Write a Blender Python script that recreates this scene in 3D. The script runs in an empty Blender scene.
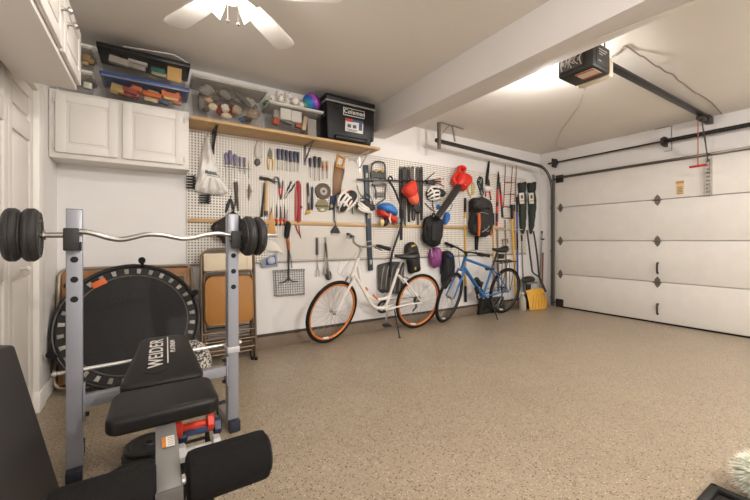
import bpy, bmesh, math, random, mathutils.noise
from mathutils import Vector, Matrix, Quaternion
random.seed(7)
R = math.radians
SC = bpy.context.scene
COL = SC.collection

# ------------------------------------------------------------------ camera
F = 348.0; YAW = 57.7; CH = 1.07; HV = 240.5
FW = Vector((math.cos(R(YAW)), math.sin(R(YAW)), 0)); RT = Vector((math.sin(R(YAW)), -math.cos(R(YAW)), 0))
cd = bpy.data.cameras.new('camera'); cam = bpy.data.objects.new('camera', cd); COL.objects.link(cam)
cd.sensor_width = 36; cd.lens = F/750*36; cd.shift_y = -(250-HV)/750; cd.clip_start = .02
cam.location = (0, 0, CH); cam.rotation_euler = (R(90), 0, R(YAW-90)); SC.camera = cam

def ray(u, v): return FW + RT*((u-375)/F) + Vector((0, 0, (HV-v)/F))
def at(u, v, X=None, Y=None, Z=None, T=None):
    d = ray(u, v)
    if T is None:
        T = X/d.x if X is not None else Y/d.y if Y is not None else (Z-CH)/d.z
    return Vector((0, 0, CH)) + d*T

# room measures
XL, XR, YB, YF = -.625, 5.54, 3.5, -3.2
ZL, ZR = 2.60, 2.53
WY = 3.488          # front of the pegboard

# ------------------------------------------------------------------ materials
def lin(c): return c/12.92 if c <= .04045 else ((c+.055)/1.055)**2.4
def hexc(h): return tuple(lin(int(h[i:i+2], 16)/255) for i in (0, 2, 4)) + (1,)
MC = {}
def m(h, rough=.55, metal=0, var=0, scale=30, bump=0, spec=.5, emit=0):
    key = (h, rough, metal, var, scale, bump, spec, emit)
    if key in MC: return MC[key]
    mt = bpy.data.materials.new('mat_'+h); mt.use_nodes = True
    nt = mt.node_tree; b = nt.nodes['Principled BSDF']
    b.inputs['Base Color'].default_value = hexc(h); b.inputs['Roughness'].default_value = rough
    b.inputs['Metallic'].default_value = metal; b.inputs['Specular IOR Level'].default_value = spec
    if emit:
        b.inputs['Emission Color'].default_value = hexc(h); b.inputs['Emission Strength'].default_value = emit
    if var or bump:
        tc = nt.nodes.new('ShaderNodeTexCoord'); nz = nt.nodes.new('ShaderNodeTexNoise')
        nz.inputs['Scale'].default_value = scale; nz.inputs['Detail'].default_value = 4
        nt.links.new(tc.outputs['Object'], nz.inputs['Vector'])
        if var:
            mx = nt.nodes.new('ShaderNodeMix'); mx.data_type = 'RGBA'
            c = hexc(h)
            mx.inputs['A'].default_value = tuple(x*(1-var) for x in c[:3])+(1,)
            mx.inputs['B'].default_value = tuple(min(1, x*(1+var)) for x in c[:3])+(1,)
            nt.links.new(nz.outputs['Fac'], mx.inputs['Factor']); nt.links.new(mx.outputs['Result'], b.inputs['Base Color'])
        if bump:
            bp = nt.nodes.new('ShaderNodeBump'); bp.inputs['Strength'].default_value = bump; bp.inputs['Distance'].default_value = .01
            nt.links.new(nz.outputs['Fac'], bp.inputs['Height']); nt.links.new(bp.outputs['Normal'], b.inputs['Normal'])
    MC[key] = mt; return mt

def clear(h, fac, rough=.2, tr=.97):
    key = ('clear', h, fac, tr)
    if key in MC: return MC[key]
    mt = bpy.data.materials.new('clear_'+h); mt.use_nodes = True; nt = mt.node_tree
    b = nt.nodes['Principled BSDF']; b.inputs['Base Color'].default_value = hexc(h); b.inputs['Roughness'].default_value = rough
    t = nt.nodes.new('ShaderNodeBsdfTransparent'); t.inputs['Color'].default_value = (tr, tr*.995, tr*.985, 1)
    mx = nt.nodes.new('ShaderNodeMixShader'); mx.inputs['Fac'].default_value = fac
    nt.links.new(t.outputs[0], mx.inputs[1]); nt.links.new(b.outputs[0], mx.inputs[2])
    nt.links.new(mx.outputs[0], nt.nodes['Material Output'].inputs['Surface'])
    MC[key] = mt; return mt

def floor_mat():
    mt = bpy.data.materials.new('speckled_floor'); mt.use_nodes = True; nt = mt.node_tree; N = nt.nodes; L = nt.links
    b = N['Principled BSDF']; tc = N.new('ShaderNodeTexCoord')
    nz = N.new('ShaderNodeTexNoise'); nz.inputs['Scale'].default_value = 3.5; nz.inputs['Detail'].default_value = 6
    L.new(tc.outputs['Object'], nz.inputs['Vector'])
    base = N.new('ShaderNodeMix'); base.data_type = 'RGBA'
    base.inputs['A'].default_value = hexc(FLOOR_A); base.inputs['B'].default_value = hexc(FLOOR_B)
    L.new(nz.outputs['Fac'], base.inputs['Factor'])
    cur = base.outputs['Result']
    for sc, th, col, rnd in ((80, .30, '4a3e33', .6), (95, .26, 'd9cbb8', .68), (130, .34, '6a5b4e', .5), (42, .16, '1f1914', .55)):
        vo = N.new('ShaderNodeTexVoronoi'); vo.inputs['Scale'].default_value = sc; L.new(tc.outputs['Object'], vo.inputs['Vector'])
        lt = N.new('ShaderNodeMath'); lt.operation = 'LESS_THAN'; lt.inputs[1].default_value = th; L.new(vo.outputs['Distance'], lt.inputs[0])
        sp = N.new('ShaderNodeSeparateColor'); L.new(vo.outputs['Color'], sp.inputs[0])
        gt = N.new('ShaderNodeMath'); gt.operation = 'GREATER_THAN'; gt.inputs[1].default_value = rnd; L.new(sp.outputs[0], gt.inputs[0])
        mu = N.new('ShaderNodeMath'); mu.operation = 'MULTIPLY'; L.new(lt.outputs[0], mu.inputs[0]); L.new(gt.outputs[0], mu.inputs[1])
        mu2 = N.new('ShaderNodeMath'); mu2.operation = 'MULTIPLY'; mu2.inputs[1].default_value = .9; L.new(mu.outputs[0], mu2.inputs[0])
        mx = N.new('ShaderNodeMix'); mx.data_type = 'RGBA'; L.new(cur, mx.inputs['A']); mx.inputs['B'].default_value = hexc(col)
        L.new(mu2.outputs[0], mx.inputs['Factor']); cur = mx.outputs['Result']
    L.new(cur, b.inputs['Base Color'])
    b.inputs['Roughness'].default_value = .33; b.inputs['Specular IOR Level'].default_value = .45
    n2 = N.new('ShaderNodeTexNoise'); n2.inputs['Scale'].default_value = 60; L.new(tc.outputs['Object'], n2.inputs['Vector'])
    bp = N.new('ShaderNodeBump'); bp.inputs['Strength'].default_value = .12; bp.inputs['Distance'].default_value = .01
    L.new(n2.outputs['Fac'], bp.inputs['Height']); L.new(bp.outputs['Normal'], b.inputs['Normal'])
    return mt

def peg_mat():
    mt = bpy.data.materials.new('perforated_board'); mt.use_nodes = True; nt = mt.node_tree; N = nt.nodes; L = nt.links
    b = N['Principled BSDF']; tc = N.new('ShaderNodeTexCoord'); sx = N.new('ShaderNodeSeparateXYZ'); L.new(tc.outputs['Object'], sx.inputs[0])
    def mth(op, a, bb=None):
        n = N.new('ShaderNodeMath'); n.operation = op
        for i, q in enumerate((a, bb)):
            if q is None: continue
            if isinstance(q, (int, float)): n.inputs[i].default_value = q
            else: L.new(q, n.inputs[i])
        return n.outputs[0]
    def cell(o): return mth('POWER', mth('SUBTRACT', mth('FRACT', mth('DIVIDE', o, .0254)), .5), 2)
    d = mth('SQRT', mth('ADD', cell(sx.outputs['X']), cell(sx.outputs['Z'])))
    hole = mth('LESS_THAN', d, .25)
    mx = N.new('ShaderNodeMix'); mx.data_type = 'RGBA'; L.new(hole, mx.inputs['Factor'])
    mx.inputs['A'].default_value = hexc(PEG); mx.inputs['B'].default_value = hexc('2b2622')
    L.new(mx.outputs['Result'], b.inputs['Base Color']); b.inputs['Roughness'].default_value = .5
    return mt

def wood_mat(h1, h2, axis='X', rough=.5):
    key = ('wood', h1, h2, axis)
    if key in MC: return MC[key]
    mt = bpy.data.materials.new('wood_'+h1); mt.use_nodes = True; nt = mt.node_tree; N = nt.nodes; L = nt.links
    b = N['Principled BSDF']; tc = N.new('ShaderNodeTexCoord'); mp = N.new('ShaderNodeMapping')
    s = {'X': (3, 40, 40), 'Y': (40, 3, 40), 'Z': (40, 40, 3)}[axis]
    mp.inputs['Scale'].default_value = s; L.new(tc.outputs['Object'], mp.inputs['Vector'])
    nz = N.new('ShaderNodeTexNoise'); nz.inputs['Scale'].default_value = 1.5; nz.inputs['Detail'].default_value = 5; L.new(mp.outputs[0], nz.inputs['Vector'])
    mx = N.new('ShaderNodeMix'); mx.data_type = 'RGBA'; L.new(nz.outputs['Fac'], mx.inputs['Factor'])
    mx.inputs['A'].default_value = hexc(h1); mx.inputs['B'].default_value = hexc(h2); L.new(mx.outputs['Result'], b.inputs['Base Color'])
    b.inputs['Roughness'].default_value = rough
    MC[key] = mt; return mt

def check_mat():
    mt = bpy.data.materials.new('speckled_cloth'); mt.use_nodes = True; nt = mt.node_tree; N = nt.nodes; L = nt.links
    b = N['Principled BSDF']; tc = N.new('ShaderNodeTexCoord'); vo = N.new('ShaderNodeTexVoronoi'); vo.inputs['Scale'].default_value = 110
    L.new(tc.outputs['Object'], vo.inputs['Vector']); sp = N.new('ShaderNodeSeparateColor'); L.new(vo.outputs['Color'], sp.inputs[0])
    gt = N.new('ShaderNodeMath'); gt.operation = 'GREATER_THAN'; gt.inputs[1].default_value = .5; L.new(sp.outputs[0], gt.inputs[0])
    mx = N.new('ShaderNodeMix'); mx.data_type = 'RGBA'; L.new(gt.outputs[0], mx.inputs['Factor'])
    mx.inputs['A'].default_value = hexc('45423f'); mx.inputs['B'].default_value = hexc('c4beb4'); L.new(mx.outputs['Result'], b.inputs['Base Color'])
    b.inputs['Roughness'].default_value = .9
    return mt

def ball_mat():
    mt = bpy.data.materials.new('rainbow_ball'); mt.use_nodes = True; nt = mt.node_tree; N = nt.nodes; L = nt.links
    b = N['Principled BSDF']; tc = N.new('ShaderNodeTexCoord'); mp = N.new('ShaderNodeMapping')
    mp.inputs['Rotation'].default_value = (R(20), R(35), 0); L.new(tc.outputs['Object'], mp.inputs['Vector'])
    sx = N.new('ShaderNodeSeparateXYZ'); L.new(mp.outputs[0], sx.inputs[0])
    mr = N.new('ShaderNodeMapRange'); mr.inputs['From Min'].default_value = -.1; mr.inputs['From Max'].default_value = .1; L.new(sx.outputs['X'], mr.inputs['Value'])
    cr = N.new('ShaderNodeValToRGB'); cr.color_ramp.interpolation = 'EASE'; L.new(mr.outputs[0], cr.inputs[0]); e = cr.color_ramp.elements
    cols = [(0, '2a8f96'), (.12, '9fd2a4'), (.2, 'e6e6bc'), (.27, 'cfe0b0'), (.33, '2393a0'), (.48, '1f5fb4'), (.56, '2a4fae'), (.64, '8a4aa8'), (.74, 'b04aa6'), (.84, '6d2f92'), (1, '4a2470')]
    e[0].position, e[0].color = 0, hexc(cols[0][1]); e[1].position, e[1].color = 1, hexc(cols[-1][1])
    for p, c in cols[1:-1]:
        q = e.new(p); q.color = hexc(c)
    L.new(cr.outputs[0], b.inputs['Base Color']); b.inputs['Roughness'].default_value = .35
    return mt

# ------------------------------------------------------------------ mesh builder
def frame_of(d):
    d = d.normalized(); a = Vector((0, 0, 1)) if abs(d.z) < .9 else Vector((1, 0, 0))
    x = a.cross(d).normalized(); return x, d.cross(x)

class MB:
    def __init__(s): s.bm = bmesh.new()
    def _add(s, vs, fs):
        v = [s.bm.verts.new(p) for p in vs]
        for f in fs:
            try: s.bm.faces.new([v[i] for i in f])
            except ValueError: pass
        return s
    def box(s, c, size, M=None, bev=0, seg=2):
        t = bmesh.new(); bmesh.ops.create_cube(t, size=1)
        for v in t.verts: v.co = Vector((v.co.x*size[0], v.co.y*size[1], v.co.z*size[2]))
        if bev: bmesh.ops.bevel(t, geom=t.edges[:], offset=min(bev, .45*min(size)), segments=seg, affect='EDGES', profile=.5)
        M = M or Matrix(); c = Vector(c)
        t.verts.index_update()
        s._add([c + M.to_3x3() @ v.co for v in t.verts], [[v.index for v in f.verts] for f in t.faces]); t.free(); return s
    def bb(s, a, b, bev=0):
        a, b = Vector(a), Vector(b)
        return s.box((a+b)/2, [abs(b[i]-a[i]) for i in range(3)], None, bev)
    def bar(s, a, b, w, h=None, up=None, bev=.003):
        a, b = Vector(a), Vector(b); d = (b-a); L = d.length; d.normalize()
        up = Vector(up) if up else (Vector((0, 0, 1)) if abs(d.z) < .9 else Vector((0, 1, 0)))
        x = up.cross(d).normalized(); y = d.cross(x)
        M = Matrix((x, y, d)).transposed()
        return s.box((a+b)/2, (w, h or w, L), M, bev)
    def tube(s, pts, r, n=8, closed=False, flat=None):
        pts = [Vector(p) for p in pts]; k = len(pts)
        rs = r if isinstance(r, (list, tuple)) else [r]*k
        rings = []; x = None
        for i, p in enumerate(pts):
            if closed: d = pts[(i+1) % k]-pts[i-1]
            else: d = pts[min(i+1, k-1)]-pts[max(i-1, 0)]
            if d.length < 1e-9: d = Vector((0, 0, 1))
            d.normalize()
            if x is None: x, y = frame_of(d)
            else:
                x = x - d*x.dot(d)
                x = x.normalized() if x.length > 1e-6 else frame_of(d)[0]
                y = d.cross(x)
            q = []
            for j in range(n):
                a = 2*math.pi*j/n; o = x*math.cos(a)*rs[i] + y*math.sin(a)*rs[i]
                if flat: 
                    ax = Vector(flat[0]); o = o - ax*o.dot(ax)*(1-flat[1])
                q.append(s.bm.verts.new(p+o))
            rings.append(q)
        m_ = k if closed else k-1
        for i in range(m_):
            a, b = rings[i], rings[(i+1) % k]
            for j in range(n): s.bm.faces.new((a[j], a[(j+1) % n], b[(j+1) % n], b[j]))
        if not closed:
            s.bm.faces.new(rings[0][::-1]); s.bm.faces.new(rings[-1])
        return s
    def lathe(s, a, b, prof, n=14):
        """prof: (t along a->b, radius)"""
        a, b = Vector(a), Vector(b); d = b-a; x, y = frame_of(d); rings = []
        for t, r in prof:
            c = a+d*t
            rings.append([s.bm.verts.new(c+x*r*math.cos(2*math.pi*j/n)+y*r*math.sin(2*math.pi*j/n)) for j in range(n)])
        for i in range(len(rings)-1):
            p, q = rings[i], rings[i+1]
            for j in range(n): s.bm.faces.new((p[j], p[(j+1) % n], q[(j+1) % n], q[j]))
        s.bm.faces.new(rings[0][::-1]); s.bm.faces.new(rings[-1]); return s
    def ring(s, c, axis, R0, r, n=40, k=8, flat=None):
        c = Vector(c); x, y = frame_of(Vector(axis))
        return s.tube([c+x*R0*math.cos(2*math.pi*i/n)+y*R0*math.sin(2*math.pi*i/n) for i in range(n)], r, k, True, flat)
    def annulus(s, c, axis, r0, r1, th, n=32):
        c = Vector(c); ax = Vector(axis).normalized(); x, y = frame_of(ax); R4 = []
        for rr, h in ((r0, -th/2), (r1, -th/2), (r1, th/2), (r0, th/2)):
            R4.append([s.bm.verts.new(c+ax*h+x*rr*math.cos(2*math.pi*j/n)+y*rr*math.sin(2*math.pi*j/n)) for j in range(n)])
        for i in range(4):
            p, q = R4[i], R4[(i+1) % 4]
            for j in range(n): s.bm.faces.new((p[j], p[(j+1) % n], q[(j+1) % n], q[j]))
        return s
    def ball(s, c, r, n=14, M=None):
        r = r if isinstance(r, (list, tuple)) else (r, r, r)
        t = bmesh.new(); bmesh.ops.create_uvsphere(t, u_segments=n, v_segments=max(6, n*2//3), radius=1)
        t.verts.index_update(); c = Vector(c); M = (M or Matrix()).to_3x3()
        s._add([c + M @ Vector((v.co.x*r[0], v.co.y*r[1], v.co.z*r[2])) for v in t.verts], [[v.index for v in f.verts] for f in t.faces]); t.free(); return s
    def prism(s, pts, d, bev=0):
        """planar polygon pts (3d) extruded by vector d"""
        t = bmesh.new(); pts = [Vector(p) for p in pts]; d = Vector(d)
        a = [t.verts.new(p) for p in pts]; b = [t.verts.new(p+d) for p in pts]; n = len(pts)
        t.faces.new(a[::-1]); t.faces.new(b)
        for i in range(n): t.faces.new((a[i], a[(i+1) % n], b[(i+1) % n], b[i]))
        if bev: bmesh.ops.bevel(t, geom=t.edges[:], offset=bev, segments=2, affect='EDGES', profile=.5)
        t.verts.index_update()
        s._add([v.co.copy() for v in t.verts], [[v.index for v in f.verts] for f in t.faces]); t.free(); return s
    def blob(s, pts, d, layers=((0, .8), (.12, .95), (.4, 1.0), (.7, .93), (.92, .7), (1, .45))):
        """soft thing: outline swelling and closing along d"""
        pts = [Vector(p) for p in pts]; d = Vector(d); c = sum(pts, Vector())/len(pts); rings = []
        for t, k in layers: rings.append([s.bm.verts.new(c+(p-c)*k+d*t) for p in pts])
        n = len(pts)
        for i in range(len(rings)-1):
            p, q = rings[i], rings[i+1]
            for j in range(n): s.bm.faces.new((p[j], p[(j+1) % n], q[(j+1) % n], q[j]))
        s.bm.faces.new(rings[0][::-1]); s.bm.faces.new(rings[-1]); return s
    def text(s, body, size, org, xd, yd, ext=.0008, align='CENTER', shear=0, bold=0):
        cu = bpy.data.curves.new('lettering', 'FONT'); cu.body = body; cu.size = size; cu.extrude = ext; cu.align_x = align; cu.align_y = 'CENTER'; cu.shear = shear; cu.offset = bold*.4; cu.space_character = 1.08 if bold else 1
        o = bpy.data.objects.new('lettering', cu); COL.objects.link(o)
        dg = bpy.context.evaluated_depsgraph_get(); me = bpy.data.meshes.new_from_object(o.evaluated_get(dg))
        xd, yd = Vector(xd).normalized(), Vector(yd).normalized(); zd = xd.cross(yd); M = Matrix((xd, yd, zd)).transposed(); org = Vector(org)
        s._add([org + M @ v.co for v in me.vertices], [list(p.vertices) for p in me.polygons])
        bpy.data.objects.remove(o); bpy.data.meshes.remove(me); bpy.data.curves.remove(cu); return s
    def jitter(s, a):
        for v in s.bm.verts: v.co += Vector((random.uniform(-a, a), random.uniform(-a, a), random.uniform(-a, a)))
        return s

def smooth_poly(pts, k=3):
    """Catmull-Rom through closed list of 2d points"""
    n = len(pts); out = []
    for i in range(n):
        p0, p1, p2, p3 = (Vector(pts[(i+j-1) % n]) for j in range(4))
        for q in range(k):
            t = q/k
            out.append(.5*((2*p1)+(p2-p0)*t+(2*p0-5*p1+4*p2-p3)*t*t+(3*p1-p0-3*p2+p3)*t**3))
    return [tuple(p) for p in out]
def smooth_line(pts, k=4):
    pts = [Vector(p) for p in pts]; q = [pts[0]]+pts+[pts[-1]]; out = []
    for i in range(1, len(q)-2):
        p0, p1, p2, p3 = q[i-1:i+3]
        for j in range(k):
            t = j/k
            out.append(.5*((2*p1)+(p2-p0)*t+(2*p0-5*p1+4*p2-p3)*t*t+(3*p1-p0-3*p2+p3)*t**3))
    return out+[pts[-1]]

def finish_mesh(name, mb, mt, off=Vector(), sharp=35):
    for v in mb.bm.verts: v.co -= off
    bmesh.ops.recalc_face_normals(mb.bm, faces=mb.bm.faces[:])
    me = bpy.data.meshes.new(name); mb.bm.to_mesh(me); mb.bm.free()
    me.polygons.foreach_set('use_smooth', [True]*len(me.polygons)); me.set_sharp_from_angle(angle=R(sharp)); me.materials.append(mt)
    return me

class Thing:
    def __init__(s, name, label, cat, group=None, kind=None):
        s.name, s.label, s.cat, s.group, s.kind = name, label, cat, group, kind; s.parts = []
    def part(s, pname, mb, mt, parent=None, label=None):
        s.parts.append((pname, mb, mt, parent, label)); return len(s.parts)-1
    def each(s, pname, mb, mt, parent=None, label=None):
        """every loose piece of mb becomes a part of its own"""
        bm = mb.bm; seen = set(); r = None
        for v0 in bm.verts:
            if v0 in seen: continue
            st = [v0]; seen.add(v0); comp = []
            while st:
                v = st.pop(); comp.append(v)
                for e in v.link_edges:
                    o = e.other_vert(v)
                    if o not in seen: seen.add(o); st.append(o)
            q = MB(); ix = {v: q.bm.verts.new(v.co) for v in comp}
            for f in {f for v in comp for f in v.link_faces}: q.bm.faces.new([ix[v] for v in f.verts])
            r = s.part(pname, q, mt, parent, label)
        bm.free(); return r
    def done(s, loc=None, rot=None):
        if loc is None:
            co = [v.co for p in s.parts for v in p[1].bm.verts]
            lo = [min(c[i] for c in co) for i in range(3)]; hi = [max(c[i] for c in co) for i in range(3)]
            off = Vector(((lo[0]+hi[0])/2, (lo[1]+hi[1])/2, lo[2])); loc = off
        else: off = Vector()
        single = len(s.parts) == 1 and s.parts[0][0] is None
        if single:
            root = bpy.data.objects.new(s.name, finish_mesh(s.name, s.parts[0][1], s.parts[0][2], off))
        else: root = bpy.data.objects.new(s.name, None); root.empty_display_size = .05
        COL.objects.link(root); root.location = loc
        if rot is not None: root.rotation_euler = rot
        if s.kind: root['kind'] = s.kind
        if s.label: root['label'] = s.label
        if s.cat: root['category'] = s.cat
        if s.group: root['group'] = s.group
        if not single:
            obs = []
            for pname, mb, mt, par, lab in s.parts:
                o = bpy.data.objects.new(pname, finish_mesh(pname, mb, mt, off)); COL.objects.link(o)
                o.parent = root if par is None else obs[par]; obs.append(o)
                if lab: o['label'] = lab
        return root

def one(name, label, cat, mb, mt, group=None, kind=None, loc=None, rot=None):
    t = Thing(name, label, cat, group, kind); t.part(None, mb, mt); return t.done(loc, rot)
def struct(name, mb, mt): return one(name, None, None, mb, mt, None, 'structure')

# wall-plane pixel shapes: things hung on the back wall, o = gap to the board
def wp(u, v, o): return at(u, v, Y=WY-o)
def shape(mb, sh):
    k = sh[0]
    if k == 't':      # tube through points
        r = sh[2]; o = sh[3] if len(sh) > 3 else .003; r0 = max(r) if isinstance(r, (list, tuple)) else r
        pts = [wp(u, v, o+r0) for u, v in sh[1]]
        if len(sh) > 4 and sh[4]: pts = smooth_line(pts)
        if isinstance(r, (list, tuple)) and len(r) != len(pts): r = r0
        mb.tube(pts, r, 8)
    elif k == 'p':
        th = sh[2]; o = sh[3] if len(sh) > 3 else .003; pts = [wp(u, v, o+th) for u, v in sh[1]]
        mb.prism(pts, (0, th, 0), min(.003, th*.25))
    elif k == 'b':
        th = sh[2]; o = sh[3] if len(sh) > 3 else .003
        pts = [wp(u, v, o+th*.45) for u, v in smooth_poly(sh[1])]
        for p in pts: p.y = WY-o
        if len(sh) > 4 and sh[4]:
            n0 = len(mb.bm.verts); q = MB(); q.blob(pts, (0, -th, 0))
            bmesh.ops.subdivide_edges(q.bm, edges=q.bm.edges[:], cuts=1, use_grid_fill=True)
            q.bm.normal_update(); q.bm.verts.index_update(); nz = mathutils.noise.noise; c = sum(pts, Vector())/len(pts)
            for v in q.bm.verts:
                if v.co.y < WY-o-.004:
                    d = nz(Vector((v.co.x*19, v.co.y*12, v.co.z*11)))*.7+nz(Vector((v.co.x*45, v.co.y*30, v.co.z*27)))*.4
                    v.co += v.normal*d*sh[4]
            q.bm.faces.ensure_lookup_table(); mb._add([v.co.copy() for v in q.bm.verts], [[v.index for v in f.verts] for f in q.bm.faces]); q.bm.free()
        else: mb.blob(pts, (0, -th, 0))
    elif k == 'l':
        o = sh[4] if len(sh) > 4 else .003; r0 = max(r for t, r in sh[3])
        mb.lathe(wp(*sh[1], o+r0), wp(*sh[2], o+r0), sh[3], 10)
    elif k == 'e':
        u, v = sh[1]; d = sh[4]; o = sh[5] if len(sh) > 5 else .003; c = wp(u, v, o+d); sc = ray(u, v).normalized()
        t = (WY-o-d)/ray(u, v).y/F; mb.ball(c, (sh[2]*t/(RT.x-(u-375)/F*FW.x), d, sh[3]*t))
    elif k == 'd':
        u, v = sh[1]; o = sh[5] if len(sh) > 5 else .003
        mb.annulus(wp(u, v, o+sh[4]/2), (0, 1, 0), sh[3], sh[2], sh[4])
def hang(name, label, cat, parts, group=None):
    t = Thing(name, label, cat, group); idx = {}
    for p in parts:
        mb = MB()
        for sh in p[2]: shape(mb, sh)
        par = idx[p[3]] if len(p) > 3 and p[3] else None
        i = t.part(p[0], mb, p[1], par)
        if p[0]: idx.setdefault(p[0], i)
    my = max(v.co.y for q in t.parts for v in q[1].bm.verts)
    if 0 < WY-my < .03:
        for q in t.parts:
            for v in q[1].bm.verts: v.co.y += WY+.0003-my
    return t.done()
E_BULB, E_FILL_RIGHT, E_FILL_REAR, E_FAN, E_FAN2, WORLD, EXPO, LAMPC = 25, 80, 112, 2, 4, 1.1, 0.4, (1, .965, .935)
FLOOR_A, FLOOR_B = '968773', 'a89983'
PEG = 'e6dfd5'
WALLC = m('e2dedb', .75, var=.03, scale=3)
CEIL = m('e0dad1', .85, var=.03, scale=2)
WHITE = m('dbd5cd', .45); TRIMW = m('eae6df', .5)
BLK = m('121110', .5, spec=.35); BLKS = m('0f0f0f', .35); RUB = m('141312', .8, spec=.25); VINYL = m('131110', .45, var=.15, scale=60, bump=.1, spec=.35)
STEEL = m('b9b6b2', .3, 1); CHROME = m('d8d5d0', .15, 1); GREY = m('8d8d92', .4, .3); DARKM = m('3b3835', .45, .6); IRON = m('4a4643', .5, .7)
FOAM = m('161413', .9, var=.35, scale=70, bump=.25, spec=.2); WOOD = wood_mat('a98352', 'c9a877'); TAN = wood_mat('b48a58', 'd0ad7c', 'Z')
RED = m('c2281c', .4); ORANGE = m('d5622a', .6); BLUEP = m('23305f', .35); YEL = m('d0a63a', .45)

# ------------------------------------------------------------------ room
mb = MB(); mb.bb((XL-.3, YF, -.1), (XR+.2, YB+.1, 0)); struct('floor', mb, floor_mat())
mb = MB(); mb.bb((XL-.2, YB, 0), (XR+.1, YB+.1, 2.7)); struct('wall_back', mb, WALLC)
mb = MB(); mb.bb((XL-.1, 3.08, 0), (XL, YB, 2.7)); mb.bb((XL-.1, YF, 2.06), (XL, 3.08, 2.7)); mb.bb((XL-.1, YF, 0), (XL, 1.9, 2.06)); mb.bb((XL-.12, 1.9, 0), (XL-.05, 3.08, 2.06)); struct('wall_left', mb, WALLC)
mb = MB(); mb.bb((XR, YF, 0), (XR+.1, YB, 2.7)); struct('wall_right', mb, WALLC)
mb = MB(); mb.bb((XL-.1, YF, ZL), (2.2, YB, ZL+.1)); mb.bb((2.2, YF, ZR), (XR+.1, YB, ZR+.17)); struct('ceiling', mb, CEIL)
mb = MB(); mb.bb((2.125, YF, 2.30), (2.37, YB, 2.66), .008); struct('ceiling_beam', mb, WALLC)
mb = MB(); mb.bb((XL, YB-.02, 0), (XR, YB, .125), .004); struct('baseboard_back', mb, m('7d6d5d', .8, var=.15, scale=12))
mb = MB(); mb.bb((XL, YB-.026, .122), (XR, YB, .145), .003); struct('trim_1', mb, m('40372f', .7))
mb = MB(); mb.bb((XL, 3.09, 0), (XL+.014, YB-.02, .1), .004); mb.bb((XL-.02, 2.93, 0), (XL+.024, 3.085, .125), .006); struct('baseboard_left', mb, TRIMW)
mb = MB(); mb.bb((XL-.05, 2.95, 0), (XL+.016, 3.08, 2.1), .005); mb.bb((XL-.05, 1.9, 2.0), (XL+.016, 2.95, 2.1), .005); struct('trim_2', mb, TRIMW)

# panelled bifold door on the left
t = Thing('door_1', None, None, None, 'structure')
for y0, y1 in ((2.03, 2.515), (2.521, 2.948)):
    mb = MB(); xs = XL-.012
    mb.bb((xs-.035, y0, .012), (xs-.012, y1, 2.0))
    ya, yb = y0+.06, y1-.06
    for z0, z1 in ((.012, .15), (.87, 1.0), (1.67, 1.785), (1.93, 2.0)): mb.bb((xs-.014, ya, z0), (xs, yb, z1), .002)
    for a, b in ((y0, ya), (yb, y1)): mb.bb((xs-.014, a, .012), (xs, b, 2.0), .002)
    for z0, z1 in ((.15, .87), (1.0, 1.67), (1.785, 1.93)): mb.box((xs-.012, (ya+yb)/2, (z0+z1)/2), (.02, yb-ya-.05, z1-z0-.05), None, .009)
    d = t.part('door_leaf', mb, WHITE)
mb = MB(); kz = at(28.5, 268.5, X=XL+.02)
mb.lathe((XL-.013, kz.y, kz.z), (XL+.03, kz.y, kz.z), ((0, .012), (.15, .012), (.2, .006), (.5, .006), (.6, .014), (.85, .016), (1, .008)))
t.part('door_knob', mb, WHITE, d); t.done((0, 0, 0))

# sectional garage door
t = Thing('door_2', None, None, None, 'structure')
DX = 5.5; DM = m('e5e0d9', .55, var=.06, scale=9, bump=.08)
for i in range(4):
    mb = MB(); mb.bb((DX, -2.6, .004+.533*i), (DX+.036, 3.2, .529+.533*i), .006)
    for q in range(1): pass
    t.part('door_panel', mb, DM)
mb = MB(); mb.bb((DX-.012, -2.6, 0), (DX+.03, 3.2, .02), .004); t.part('bottom_seal', mb, RUB)
mb = MB(); mb.bb((DX-.045, -2.6, 2.066), (DX, 3.18, 2.072)); mb.bb((DX-.045, -2.6, 2.066), (DX-.04, 3.18, 2.092)); mb.bb((DX-.045, -2.6, 2.088), (DX-.02, 3.18, 2.094)); t.part('top_strut', mb, m('6b655d', .3, .8))
def hinge(y, z):
    mb = MB()
    for s in (-1, 1):
        mb.prism([(DX-.004, y-.03, z+s*.006), (DX-.004, y+.03, z+s*.006), (DX-.004, y+.03, z+s*.035), (DX-.004, y, z+s*.075), (DX-.004, y-.03, z+s*.035)], (.0038, 0, 0))
    mb.tube([(DX-.012, y-.045, z), (DX-.012, y+.045, z)], .009)
    t.part('hinge', mb, m('77716a', .4, .5))
for k in range(1, 4):
    hinge(3.13, .531*k); hinge(at(657.5, 240, X=DX).y, .531*k)
for z in (.07, 2.06): 
    mb = MB(); mb.bb((DX-.02, 3.08, z-.06), (DX-.0003, 3.2, z+.06), .003); mb.tube([(DX-.02, 3.1, z), (DX-.02, 3.24, z)], .008); t.part('corner_bracket', mb, DARKM)
for v0, v1 in ((263, 273), (304, 314)):
    a, b = at(658, v0, X=DX), at(658, v1, X=DX); mb = MB()
    mb.tube(smooth_line([(DX, a.y, a.z), (DX-.03, a.y, a.z-.01), (DX-.03, b.y, b.z+.01), (DX, b.y, b.z)]), .011)
    t.part('pull_handle', mb, DARKM)
a = at(676, 181.5, X=DX); b = at(684, 194, X=DX)
mb = MB(); mb.bb((DX-.0025, a.y, b.z), (DX-.0002, b.y, a.z)); i = t.part('warning_sticker', mb, m('d9b98a', .6), None, 'cream and orange warning sticker')
mb = MB(); mb.bb((DX-.0035, a.y, a.z-.03), (DX-.0024, b.y, a.z)); t.part('sticker_band', mb, m('b98a55', .6), i)
mb = MB()
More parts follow.
